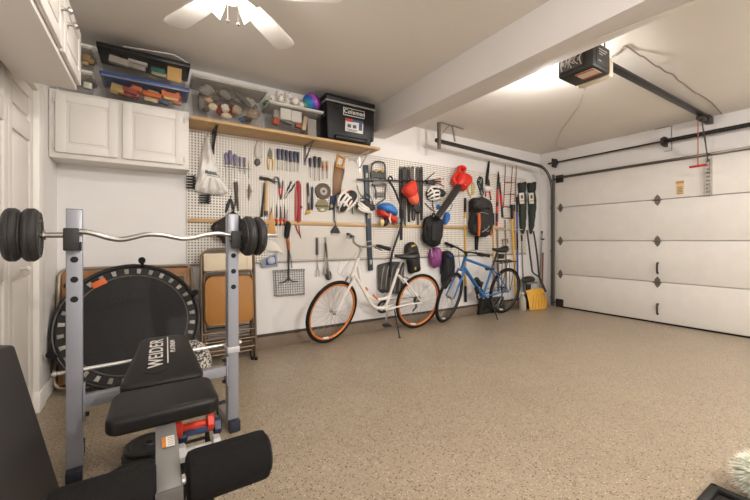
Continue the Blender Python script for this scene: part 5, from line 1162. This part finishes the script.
# roller skate
hang('plastic_toy', 'blue and red toy with cream and grey wheels hanging over the wooden rail', 'toy', [('shell', m('2f74b8', .4), [('b', [(379.5, 205.5), (383, 203), (389, 203.2), (394, 207), (397, 212), (396, 216), (391, 215), (385, 212.5), (380.5, 210)], .16, .01)]), ('base', m('c5301f', .45), [('b', [(378.5, 209), (382, 211), (387, 213.5), (396, 216.5), (396.5, 223), (391, 222.5), (384, 217), (379.5, 215.5)], .13, .012)]), ('strap', m('cfc8bb', .5), [('t', [(391, 213.5), (390, 218), (391, 223)], .012, .12)]), ('wheel', m('d8c08c', .5), [('e', (382.3, 222.3), 2.2, 3.8, .03, .09)]), ('wheel', m('2b2826', .6), [('e', (385.6, 222.3), 2.6, 4, .035, .05)]), ('wheel', m('8d8b88', .5), [('e', (398, 220.5), 2.4, 4, .035, .05)]), ('axle', GUN, [('t', [(384, 222.5), (397, 221)], .01, .05)])])
# bent-handled snow shovel
t = Thing('snow_shovel', 'bent black-handled snow shovel with a wide dark ribbed blade behind the white bicycle', 'snow shovel')
mb = MB(); mb.tube(smooth_line([wp(u, v, o) for u, v, o in ((389, 181, .09), (394, 189, .09), (398, 199, .09), (401.5, 208, .09), (402.5, 216, .085), (400.5, 228, .07), (396.5, 240, .055), (392.5, 252, .045), (390.5, 264, .04), (390.3, 277, .04))]), .0135, 8); t.part('shaft', mb, m('1f1d1c', .45))
mb = MB(); mb.tube(smooth_line([wp(u, v, .09) for u, v in ((389, 181.5), (388.5, 178), (391, 176.5), (392.5, 179.5))]), .010, 8); t.part('grip', mb, BLK)
mb = MB(); nu, nv = 14, 9
def bl(i, j, dd):
    f, g = i/nu, j/nv; L = (377.5+g*.5, 263+g*27); Rr = (404.5-g*1.5, 260.5+g*35); u = L[0]+(Rr[0]-L[0])*f; v = L[1]+(Rr[1]-L[1])*f+2.0*(1-math.sin(math.pi*f))*(1-g); o = .012+.028*math.sin(math.pi*f)*(.3+.7*g)+.012*math.sin(math.pi*f*7)*(.2+.8*g)*.5+dd
    return wp(u, v, o)
g1_ = [[mb.bm.verts.new(bl(i, j, 0)) for i in range(nu+1)] for j in range(nv+1)]; g2_ = [[mb.bm.verts.new(bl(i, j, -.005)) for i in range(nu+1)] for j in range(nv+1)]
for j in range(nv):
    for i in range(nu):
        mb.bm.faces.new((g1_[j][i], g1_[j][i+1], g1_[j+1][i+1], g1_[j+1][i])); mb.bm.faces.new((g2_[j][i], g2_[j+1][i], g2_[j+1][i+1], g2_[j][i+1]))
for j in range(nv):
    mb.bm.faces.new((g1_[j][0], g1_[j+1][0], g2_[j+1][0], g2_[j][0])); mb.bm.faces.new((g1_[j][nu], g2_[j][nu], g2_[j+1][nu], g1_[j+1][nu]))
for i in range(nu):
    mb.bm.faces.new((g1_[0][i], g2_[0][i], g2_[0][i+1], g1_[0][i+1])); mb.bm.faces.new((g1_[nv][i], g1_[nv][i+1], g2_[nv][i+1], g2_[nv][i]))
bl_ = t.part('blade', mb, m('3a3633', .4))
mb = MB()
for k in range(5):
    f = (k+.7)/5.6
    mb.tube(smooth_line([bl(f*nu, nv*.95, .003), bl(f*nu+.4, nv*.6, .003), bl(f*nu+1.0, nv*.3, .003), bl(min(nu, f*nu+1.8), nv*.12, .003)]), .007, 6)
t.part('rib', mb, m('8b867f', .35), bl_); t.done()  # ribs lighter than the blade: highlights painted into their colour
# strap loops hanging on the rack
for i, (u, c, b_) in enumerate(((401.3, '1a1817', 240), (405, '57514b', 226), (409, '2b2826', 222), (413, '7b756d', 220), (418, '5b554f', 225), (421.6, '24211f', 220))):  # greyer webbing colours paint highlights on some of the loops
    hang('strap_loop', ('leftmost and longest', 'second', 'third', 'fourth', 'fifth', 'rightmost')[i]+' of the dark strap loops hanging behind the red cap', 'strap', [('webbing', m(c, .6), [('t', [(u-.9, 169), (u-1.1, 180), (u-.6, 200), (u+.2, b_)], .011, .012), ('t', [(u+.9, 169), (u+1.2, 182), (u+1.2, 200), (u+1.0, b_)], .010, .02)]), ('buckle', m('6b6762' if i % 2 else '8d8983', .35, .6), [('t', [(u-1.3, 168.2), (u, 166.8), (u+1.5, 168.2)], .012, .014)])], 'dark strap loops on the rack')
hang('carabiner_strap', 'short black strap with a buckle hanging below the red cap', 'strap', [('webbing', BLK, [('t', [(414, 204), (412.6, 212), (412.4, 219), (414.4, 220), (415, 212)], .008, .07, True)]), ('buckle', DRK, [('b', [(413, 203), (420, 206), (422, 212), (417, 213), (413, 208)], .03, .05)])])
hang('baseball_cap', 'bright red-orange cap hanging on the black rack bar', 'cap', [('crown', m('cf3722', .7), [('b', [(411, 181), (414.5, 181.2), (416, 187), (416.2, 194), (412, 199), (406.5, 196), (403.2, 191), (404.5, 186)], .12, .055)]), ('brim', m('dd5f42', .7), [('b', [(412, 193), (416, 192), (418.2, 199), (416.5, 204.5), (412, 204), (409, 198)], .09, .075)])])
rib_helmet('white vented helmet hanging left of the red leaf blower', [(427.5, 191), (430, 187.5), (435, 186.5), (440, 188), (444, 191), (445.5, 193.5), (443, 197), (437, 199), (430, 199.5), (427.5, 196)],
  [[(427.8, 192), (431, 188), (436, 187), (441, 188.8), (445, 193)], [(427.8, 195), (433, 191.6), (439, 190.8), (444.6, 194)], [(428.6, 198), (434, 195.4), (440, 194.4), (444, 195.5)], [(430, 199.2), (436, 198.8), (442, 197)], [(431, 188.5), (434, 192), (434, 198.5)], [(437, 187.2), (439.5, 191), (439, 198)]], .10, .004, (), ([(433, 199), (432.5, 204), (433.5, 209)], [(425, 203), (430, 208), (435, 212)]))
hang('pliers', 'pliers with red and pale grips lying on the rack bar above the white helmet', 'pliers', [('grip', m('9a3b2b', .5), [('t', [(435.5, 179.5), (440, 178.6), (443.5, 178.8)], .009, .06)]), ('grip', m('8d3a2a', .5), [('t', [(435.5, 183), (440, 184.2), (443.8, 186.2)], .009, .06)]), ('grip_end', m('d5cfc5', .5), [('t', [(440.5, 178.6), (442.3, 178.6)], .0095, .0602)]), ('jaws', DRK, [('p', [(427.5, 180), (435, 179), (435.5, 185), (428, 183.5)], .04, .055)])])
hang('thin_rod', 'thin black rod slanting up above the white helmet', 'rod', [(None, BLK, [('t', [(424.5, 181), (430, 176.5), (434.7, 172.5)], .006, .075)])])
# leaf blower
t = Thing('leaf_blower', 'red leaf blower with a long black tube pointing down left', 'leaf blower')
LR = m('cf2c1e', .35); mb = MB()
shape(mb, ('b', [(459, 172), (463, 172.5), (467.5, 174.5), (470.5, 178), (470, 183), (467, 187), (463, 191.5), (460.5, 188), (455, 186), (455.5, 181), (457, 176)], .17, .02)); b = t.part('motor_body', mb, LR)
mb = MB(); mb.tube(smooth_line([wp(u, v, .10) for u, v in ((456, 184), (453.2, 179.5), (455, 176), (458.5, 170.5), (460, 167.5), (463, 168.5), (464.5, 172))]), .024, 10); t.part('handle', mb, LR)
mb = MB(); shape(mb, ('b', [(458, 167), (460.5, 165.2), (463.5, 166.2), (465.6, 169.5), (463.8, 171), (460.5, 168.8)], .09, .055)); t.part('rear_cap', mb, LR)
mb = MB(); mb.tube([wp(461.5, 166, .12), wp(464, 167.5, .12)], .008, 6); t.part('trigger', mb, DRK)
mb = MB(); shape(mb, ('p', [(465, 184.2), (469, 180.5), (469.3, 181.3), (465.4, 185.2)], .01, .17)); t.part('pale_lettering', mb, m('ded2c6', .5), b)
mb = MB(); a, b2 = wp(458.8, 186.5, .12), wp(436.8, 218, .235); mb.lathe(a, b2, ((0, .046), (.03, .05), (.5, .045), (.97, .040), (1, .042)), 20); t.part('blower_tube', mb, m('2a2725', .42)); t.done()
hang('backpack', 'black strapped backpack hanging below the blower tube', 'backpack', [('bag_body', m('151413', .75, bump=.1), [('b', [(425.5, 218), (431, 216.5), (437, 217.5), (441.5, 220.5), (441.8, 230), (440, 240), (438, 246), (431, 246.5), (425.5, 243), (424.6, 236), (425.2, 227)], .15, .0305, .02)]), ('pocket', m('1c1a19', .75), [('b', [(432.5, 222), (440.5, 221), (440.8, 232), (438.5, 241), (432, 241), (431.5, 231)], .05, .155, .012)]), ('strap', m('151413', .7), [('t', [(427, 219), (425, 228), (426, 238), (429.5, 244)], .010, .14, True)]), ('grab_loop', m('151413', .7), [('t', [(432, 217), (433.5, 213), (436, 217.5)], .009, .03, True)]), ('hang_loop', m('151413', .7), [('t', [(430, 219), (430.5, 216), (432, 219)], .016, -.0003)])])
hang('pouch', 'bright blue pouch and cord hanging right of the black backpack', 'pouch', [('pouch_body', m('2a6bb5', .5), [('b', [(445.4, 213), (448, 212), (450, 215), (449, 221), (446.6, 224.5), (443.8, 224), (443.8, 219)], .06, .005, .01)]), ('flap', m('245d9e', .5), [('b', [(446, 214), (447.6, 214), (447, 220), (445.4, 223.5), (444.6, 223), (445, 218)], .03, .058)]), ('cord', m('22558f', .6), [('t', [(446.8, 213.5), (449.5, 211), (452.2, 207), (452, 203.5), (450, 202.5)], .004, .01, True)])])
hang('blue_clip', 'small bright blue clip peeking from behind the blower tube', 'clip', [(None, m('2a6bb5', .5), [('b', [(437, 205), (439.5, 204.6), (440.2, 208), (438, 209.5), (436.6, 208)], .03, .003)])])
hang('drawstring_bag', 'shiny magenta drawstring bag hanging below the black backpack', 'bag', [('bag_body', m('7d3570', .35, bump=.15, scale=20), [('b', [(431.2, 249), (435.5, 247.5), (440, 248), (440.6, 254), (440.4, 262), (438, 267.5), (433, 267), (430.4, 262), (430.2, 255)], .10, .004, .02)]), ('pale_trim', m('c9a9bf', .4), [('t', [(431.5, 248), (431.8, 254), (433.6, 260)], .006, .075)])])
hang('backpack', 'dark navy and black backpack hanging low behind the blue front wheel', 'backpack', [('bag_body', m('1c1b1e', .75), [('b', [(444.2, 253), (446.5, 250.5), (451, 252), (453.5, 259), (453, 272), (449, 282), (445.5, 290), (444, 284), (443.2, 270)], .13, .003, .02)]), ('side_panel', m('2b3a63', .7), [('b', [(447.5, 254), (451, 254.5), (451.8, 259), (449, 258)], .05, .11)]), ('strap', m('232a40', .7), [('t', [(441.5, 256), (440.6, 266), (441, 274)], .010, .02)])])
hang('boot_bag', 'black bag with yellow trim hanging behind the white saddle', 'bag', [('bag_body', m('1e1c1a', .6), [('b', [(407, 245), (411, 241.5), (415.5, 244), (418, 250), (419, 262), (419.5, 271), (415, 273), (410, 273.5), (408.5, 262), (406, 254)], .12, .004, .012)]), ('trim', m('c79f4a', .5), [('t', [(411.5, 246.6), (415.2, 245.2)], .012, .118)]), ('trim', m('c79f4a', .5), [('p', [(415, 267), (416.6, 267), (416.6, 270), (415, 270)], .01, .115)]), ('cuff', m('2f2c29', .5), [('b', [(410, 251), (416, 250), (417, 256), (411, 257)], .05, .1)])])
hang('rope_coil', 'coil of pale yellow rope hanging behind the leaf blower', 'rope', [('coil', m('c9b376', .8), [('t', [(470.5, 177.5), (473, 182), (474.6, 186), (474.4, 191), (473.6, 194)], .007, .002, True), ('t', [(470, 178), (471.8, 184), (472.2, 190), (471.5, 195), (469.5, 195), (467.6, 190), (467.2, 185)], .007, .008, True), ('t', [(470.5, 178.2), (473.6, 185), (473.2, 190), (472.4, 195)], .007, .014, True), ('t', [(469, 180), (468.4, 188), (470, 195), (471.5, 197)], .007, .014, True)])])
hang('extension_cord', 'coil of black extension cord hanging left of the garden shears', 'cord', [(None, m('26302f', .6), [('t', [(479, 178), (477.6, 182), (479.5, 188), (481.5, 194)], .010, .004, True), ('t', [(479.5, 177), (482.5, 178.5), (482, 186), (483.8, 193.5)], .010, .012, True), ('t', [(478.5, 181), (481, 186), (481, 194), (483.5, 194.5)], .010, .02, True), ('t', [(480, 182), (481, 177.5), (483, 180), (482.6, 190)], .009, .02, True)])])
hang('garden_shears', 'long-bladed garden shears with red-grip handles', 'garden shears', [('blade', m('3a3633', .4, .7), [('p', [(489, 161), (490.2, 161.2), (489.4, 172), (488.2, 183), (485.6, 184.5), (486.6, 174)], .01, .01)]), ('blade', m('4a4541', .4, .7), [('p', [(488, 176), (490.2, 182), (490.4, 186), (487, 184.5)], .01, .021)]), ('white_tag', m('d9d3ca', .5), [('b', [(484.8, 186.5), (488, 185.8), (491.8, 187.5), (491.6, 190.5), (488, 191.5), (485, 190.5)], .05, .012)]), ('grip', RED, [('t', [(486.3, 191), (485.9, 195)], .012)]), ('grip', RED, [('t', [(489.8, 191), (490.5, 196)], .012)]), ('handle', DRK, [('t', [(485.9, 195), (485.8, 196.5)], .011)]), ('handle', DRK, [('t', [(490.5, 196), (491.2, 200)], .011)])])
hang('loppers', 'long loppers with red and black handles hanging left of the rusty trellis', 'loppers', [('jaws', m('2f2b28', .45, .6), [('t', [(498.6, 171.5), (498.7, 178), (498.4, 184)], [.006, .018, .016], .004)]), ('arm', DRK, [('t', [(498.2, 182), (497.8, 190)], .015)]), ('arm', DRK, [('t', [(499.6, 182), (501, 195)], .014)]), ('grip', RED, [('t', [(497.8, 189.5), (497.6, 202)], .017)]), ('grip', RED, [('t', [(501, 194.5), (502, 206)], .017)]), ('lower_grip', m('cf4a34', .45), [('t', [(497.6, 206), (497.2, 213.5)], .018)]), ('lower_grip', RED, [('t', [(497.2, 221.5), (497, 226)], .018)]), ('sleeve', DRK, [('t', [(497.6, 202), (497.5, 206)], .019)]), ('sleeve', DRK, [('t', [(497.2, 213.5), (497.1, 221.5)], .02)]), ('sleeve', DRK, [('t', [(502, 206), (502.8, 217.5)], .016)])])
t = Thing('plant_trellis', 'rusty red wire garden trellis hanging on the wall', 'trellis'); RW = m('7e3f30', .6, .3)
for (a, b) in (((505.6, 165), (503.6, 208)), ((512.5, 166.5), (510, 208)), ((516.6, 165.5), (515, 202))): mb = MB(); mb.tube([wp(*a, .012), wp(*b, .012)], .006, 6); t.part('upright_wire', mb, RW)
mb = MB()
for a, b in (((504.4, 182.5), (515.8, 182.5)), ((503.8, 194.5), (515.4, 194.3)), ((503.6, 206.5), (510.4, 207)), ((503.5, 218), (510, 218.5))): mb.tube([wp(*a, .012), wp(*b, .012)], .006, 6)
t.each('cross_wire', mb, RW); t.done()
# big hiking pack
hang('hiking_backpack', 'large black hiking backpack with orange straps hanging on the wall', 'backpack', [('bag_body', m('282624', .8, bump=.1, scale=40), [('b', [(473, 199), (479, 197.5), (485, 198.5), (489.5, 203), (490.5, 212), (490.8, 226), (489, 235), (484, 237), (477, 235.5), (472.5, 232), (472.5, 222), (474, 212), (473, 205)], .20, .0305, .025)]), ('hang_loop', m('151413', .7), [('t', [(481, 199), (482, 196.8), (483.5, 199)], .016, -.0003)]), ('top_lid', m('2c2927', .75), [('b', [(475, 200.5), (480, 197), (486, 199), (490, 205), (489.5, 210), (484, 209), (479, 210), (475, 206)], .10, .17, .02)]), ('orange_strap', m('d2602a', .6), [('p', [(478.6, 213), (480.6, 213.5), (480.8, 224), (480, 236), (478.6, 236), (479, 224)], .02, .235)]), ('orange_strap', m('d2602a', .6), [('t', [(487.2, 210.5), (489.4, 217), (490.7, 226), (491, 236)], .012, .17)]), ('compression_strap', m('8d8881', .6), [('t', [(476.5, 214), (482, 212.5), (488.5, 214)], .004, .235, True)]), ('compression_strap', m('8d8881', .6), [('t', [(484.5, 228), (487.5, 231.5), (489.5, 230)], .004, .215, True)]), ('side_pocket', m('1f1d1c', .8), [('b', [(472.8, 226), (476.5, 224), (478.5, 230), (477, 235), (473, 233)], .08, .15, .015)]), ('piping', m('a8a39b', .5), [('t', [(482, 232), (486, 230), (489.5, 226)], .005, .22)])])
hang('hanging_strap', 'narrow black strap hanging down under the hiking backpack', 'strap', [(None, BLK, [('p', [(476.5, 236), (480.2, 236.5), (479.2, 250), (476.8, 250)], .02, .02)])])
# poles and long tools standing along the wall (they reach the curb or floor)
def pole(name, lab, cat, segs, o=.02, group='long-handled tools on the wall'):
    return hang(name, lab, cat, [(pn, mt_, [('t', pts, r, o)]) for pn, mt_, pts, r in segs], group)
YW = wood_mat('c2953f', 'd8ae5c', 'Z')
t = pole('wooden_pole', 'black-topped wooden pole with a white band left of the hiking backpack', 'pole', [('grip', BLK, [(465.9, 198), (465.8, 212)], .017), ('pole', YW, [(465.8, 212), (465.8, 218)], .016), ('white_band', m('e0dad0', .5), [(465.8, 218), (465.9, 225)], .0165), ('lower_pole', YW, [(465.9, 225), (466.2, 286)], .016), ('end_sleeve', BLK, [(466.2, 286), (466.4, 302)], .018)], .012)
pole('wooden_pole', 'wooden pole with a black grip standing right of the hiking backpack', 'pole', [('grip', BLK, [(493.6, 213), (494, 225)], .02), ('pole', HDL, [(494, 225), (494.5, 250), (495, 290)], .015)], .012)
pole('wooden_pole', 'weathered wooden pole hanging below the loppers', 'pole', [('pole', wood_mat('6f6252', '8d7e69', 'Z'), [(498, 229), (498.4, 255), (499.5, 292)], .014)], .012)
hang('bow_rake', 'weathered wooden rake handle with a cross-head between the poles', 'rake', [('pole', wood_mat('7a6b57', '978670', 'Z'), [('t', [(506, 220), (506.5, 245), (507, 292)], .013, .012)]), ('rake_head', RUST, [('t', [(502.5, 240), (508.5, 239.6)], .008, .03), ('t', [(503, 240), (503.8, 246)], .006, .03), ('t', [(508.4, 239.8), (508.2, 243)], .006, .03)])])
pole('wooden_pole', 'pale wooden pole with a black grip, left of the blue pole', 'pole', [('grip', BLK, [(511.6, 204.5), (511.9, 219)], .021), ('pole', YW, [(511.9, 219), (513.4, 245), (514.6, 264), (515.8, 303)], .0175)], .031)
pole('wooden_pole', 'short brown-topped pole beside the black-gripped wooden pole', 'pole', [('grip', m('3b2c24', .6), [(514.8, 204.5), (514.8, 211)], .015), ('pole', wood_mat('9a7450', 'b58d63', 'Z'), [(514.8, 211), (515.6, 250)], .014)], .008)
pole('metal_pole', 'blue and black metal pole standing beside the dark green rolls', 'pole', [('grip', BLK, [(517.6, 197), (517.8, 212)], .014), ('pole', m('2f4f9a', .4), [(517.8, 212), (517.9, 233)], .013), ('black_band', BLK, [(517.9, 233), (518.1, 249)], .0135), ('lower_pole', m('2f4f9a', .4), [(518.1, 249), (518.8, 298.6)], .013)], .012)
mb = MB(); mb.tube([wp(497.5, 229.5, .05), wp(524, 229.6, .05)], .007, 8); one('tool_rod', 'thin pale rod lying across the hanging poles', 'rod', mb, m('c9c2b6', .4, .3))
# dark green rolls
for i, (x, lab) in enumerate(((0, 'left dark green fabric roll with a white label beside the blue pole'), (9.6, 'right dark green fabric roll with a white label nearest the wall corner'))):
    hang('fabric_roll', lab, 'fabric roll', [('upper_bundle', m('262a24', .8, bump=.2), [('b', [(519.2+x, 182.5), (521+x, 183.5), (525.8+x, 181.5), (525.4+x, 188), (524.4+x, 193), (520.2+x, 193), (519.4+x, 188)], .08, .003, .012)]), ('lower_roll', m('2c322b', .75, bump=.15), [('b', [(520.6+x, 190), (525+x, 190), (525.4+x, 210), (525+x*.82, 226), (524+x*.82, 233.2), (522.5+x*.9, 233.5), (521+x, 226), (520.4+x, 208)], .08, .003, .012)]), ('white_label', m('d9d3c8', .5), [('p', [(519.4+x, 193), (524.2+x, 192.6), (524.6+x, 203.6), (520.2+x, 203.8)], .006, .078)]), ('label_mark', m('4a4540', .6), [('p', [(521+x, 195.4), (523+x, 195), (523.2+x, 198.4), (521.2+x, 198.6)], .0015, .0842)]), ('label_band', m('c38a3f', .5), [('p', [(520.2+x, 200.6), (524.4+x, 200.2), (524.4+x, 201.2), (520.2+x, 201.6)], .0015, .0842)])], 'dark green rolls by the corner')
pole('metal_pole', 'black and silver pole standing below the left dark green roll', 'pole', [('grip', BLK, [(522.4, 235), (522.6, 241)], .014), ('pole', SLV, [(522.6, 241), (523.6, 268), (525, 298.2)], .010)], .012)
# yellow snow shovel on the floor with doubled shaft
t = Thing('snow_shovel', 'yellow-bladed snow shovel standing in the corner by the garage door', 'snow shovel')
fpt = lambda u, v, Y: at(u, v, Y=Y)
YB2 = 3.26
mb = MB(); nu, nv = 16, 8; A = at(528.5, 307.5, Y=3.18); B = at(551.5, 304, Y=3.18)
wdt = .36
A = Vector((4.76, 3.20, .01)); 
def yb(i, j, dd):
    f, g = i/nu, j/nv
    x = 4.86+.47*f; z = .006+.285*g+.02*math.sin(math.pi*f)*g; y = 3.15+.11*g**1.6+.11*abs(f-.5)**1.7*2.2*(1-g*.3)+.02+.006*math.sin(f*22+g*5)*g+dd
    return Vector((x+.012*g*(1 if f > .5 else 1.6), y, z))
for dd, flip in ((0, 0), (.006, 1)): pass
G = [[[mb.bm.verts.new(yb(i, j, dd)) for i in range(nu+1)] for j in range(nv+1)] for dd in (0, .006)]
for j in range(nv):
    for i in range(nu):
        a, b = G
        mb.bm.faces.new((a[j][i], a[j][i+1], a[j+1][i+1], a[j+1][i])); mb.bm.faces.new((b[j][i], b[j+1][i], b[j+1][i+1], b[j][i+1]))
for j in range(nv):
    for i in (0, nu): mb.bm.faces.new((G[0][j][i], G[0][j+1][i], G[1][j+1][i], G[1][j][i]))
for i in range(nu):
    for j in (0, nv): mb.bm.faces.new((G[0][j][i], G[1][j][i], G[1][j][i+1], G[0][j][i+1]))
bl_ = t.part('blade', mb, m('cd9a34', .42))
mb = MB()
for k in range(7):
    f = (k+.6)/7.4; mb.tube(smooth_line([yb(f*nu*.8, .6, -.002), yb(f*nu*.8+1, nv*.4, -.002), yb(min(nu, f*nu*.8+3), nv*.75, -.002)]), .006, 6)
t.part('rib', mb, m('a87722', .42), bl_)  # darker rib colour paints shading onto the yellow blade
mb = MB(); J = at(539.2, 277, Y=3.36); mb.tube([Vector((J.x+.05, 3.275, .24)), J], .018, 8); mb.tube(smooth_line([J, at(533, 272.5, Y=3.38), at(531.6, 266, Y=3.395), at(529.5, 250, Y=3.41), at(527, 230, Y=3.43)], 4), .0135, 8); mb.tube(smooth_line([J, at(538, 265, Y=3.38), at(536, 247, Y=3.41), at(533.5, 231, Y=3.43)], 4), .0135, 8); t.part('shaft', mb, m('262422', .45)); t.done()
def wstand(name, lab, cat, segs, Y=3.44):
    t = Thing(name, lab, cat, 'long-handled tools on the wall')
    for pn, mt_, pts, r in segs: mb = MB(); mb.tube([at(u, v, Y=Y) for u, v in pts], r, 8); t.part(pn, mb, mt_)
    return t.done()
wstand('thin_pole', 'thin grey pole with black clips standing in the wall corner', 'pole', [('pole', m('8d8880', .4, .6), [(542.3, 232), (541, 255), (540, 279), (539.6, 304)], .009), ('clip', BLK, [(542, 231), (541.9, 233.4)], .013), ('clip', BLK, [(541.3, 239), (544.3, 239.4)], .013)])
wstand('wooden_stake', 'short brown wooden stake standing behind the yellow shovel', 'stake', [('stake', wood_mat('6d4326', '85552f', 'Z'), [(542.8, 254), (542.4, 275), (542, 305)], .014), ('tip', m('3a2a20', .7), [(542.8, 252.5), (542.8, 254.2)], .012)], 3.40)
# trimmer head and jug on the floor near the corner
t = Thing('string_trimmer', 'black and silver trimmer head standing behind the blue rear wheel', 'trimmer')
c = at(529, 282, Y=3.37); mb = MB(); mb.ball(c+Vector((-.02, 0, .035)), (.165, .055, .06), 18); t.part('hood', mb, m('24211f', .5))
mb = MB(); mb.box(c+Vector((-.0, -.05, -.01)), (.26, .03, .03), None, .01); t.part('guard', mb, m('8d8982', .35, .6))
mb = MB(); mb.bb((c.x-.05, 3.36, 0), (c.x+.05, 3.41, c.z-.01), .02); t.part('base', mb, m('1f1c1a', .7)); t.done()
t = Thing('plastic_jug', 'pale plastic jug on the floor between the blue wheel and yellow shovel', 'jug')
c = at(522.5, 296, Y=3.30); mb = MB(); mb.lathe((c.x, 3.30, .0), (c.x, 3.30, .25), ((0, .045), (.06, .052), (.6, .052), (.8, .04), (.9, .02), (1, .02)), 16); t.part('body', mb, m('a39a8d', .5)); mb = MB(); mb.lathe((c.x, 3.30, .249), (c.x, 3.30, .275), ((0, .023), (1, .021)), 12); t.part('cap', mb, m('c9c3ba', .5)); t.done()
mb = MB(); a = at(492, 296, Y=3.42); mb.prism([(3.93, 3.415, .0), (4.50, 3.415, .0), (4.48, 3.415, .22), (3.97, 3.415, .22)], (0, .05, 0), .008); one('storage_crate', 'dark low crate on the floor behind the blue rear wheel', 'crate', mb, m('1d1b19', .7))
# ------------------------------------------------------------------ light and look
w = bpy.data.worlds.new('daylight'); SC.world = w; w.use_nodes = True
bgn = w.node_tree.nodes['Background']; bgn.inputs['Color'].default_value = (1, .985, .965, 1); bgn.inputs['Strength'].default_value = WORLD
def area(name, loc, rot, sx, sy, e, col):
    d = bpy.data.lights.new(name, 'AREA'); d.shape = 'RECTANGLE'; d.size = sx; d.size_y = sy; d.energy = e; d.color = col
    o = bpy.data.objects.new(name, d); COL.objects.link(o); o.location = loc; o.rotation_euler = rot
SC.view_settings.view_transform = 'Standard'; SC.view_settings.look = 'None'; SC.view_settings.gamma = 1; SC.view_settings.exposure = EXPO
SC.view_settings.use_curve_mapping = False
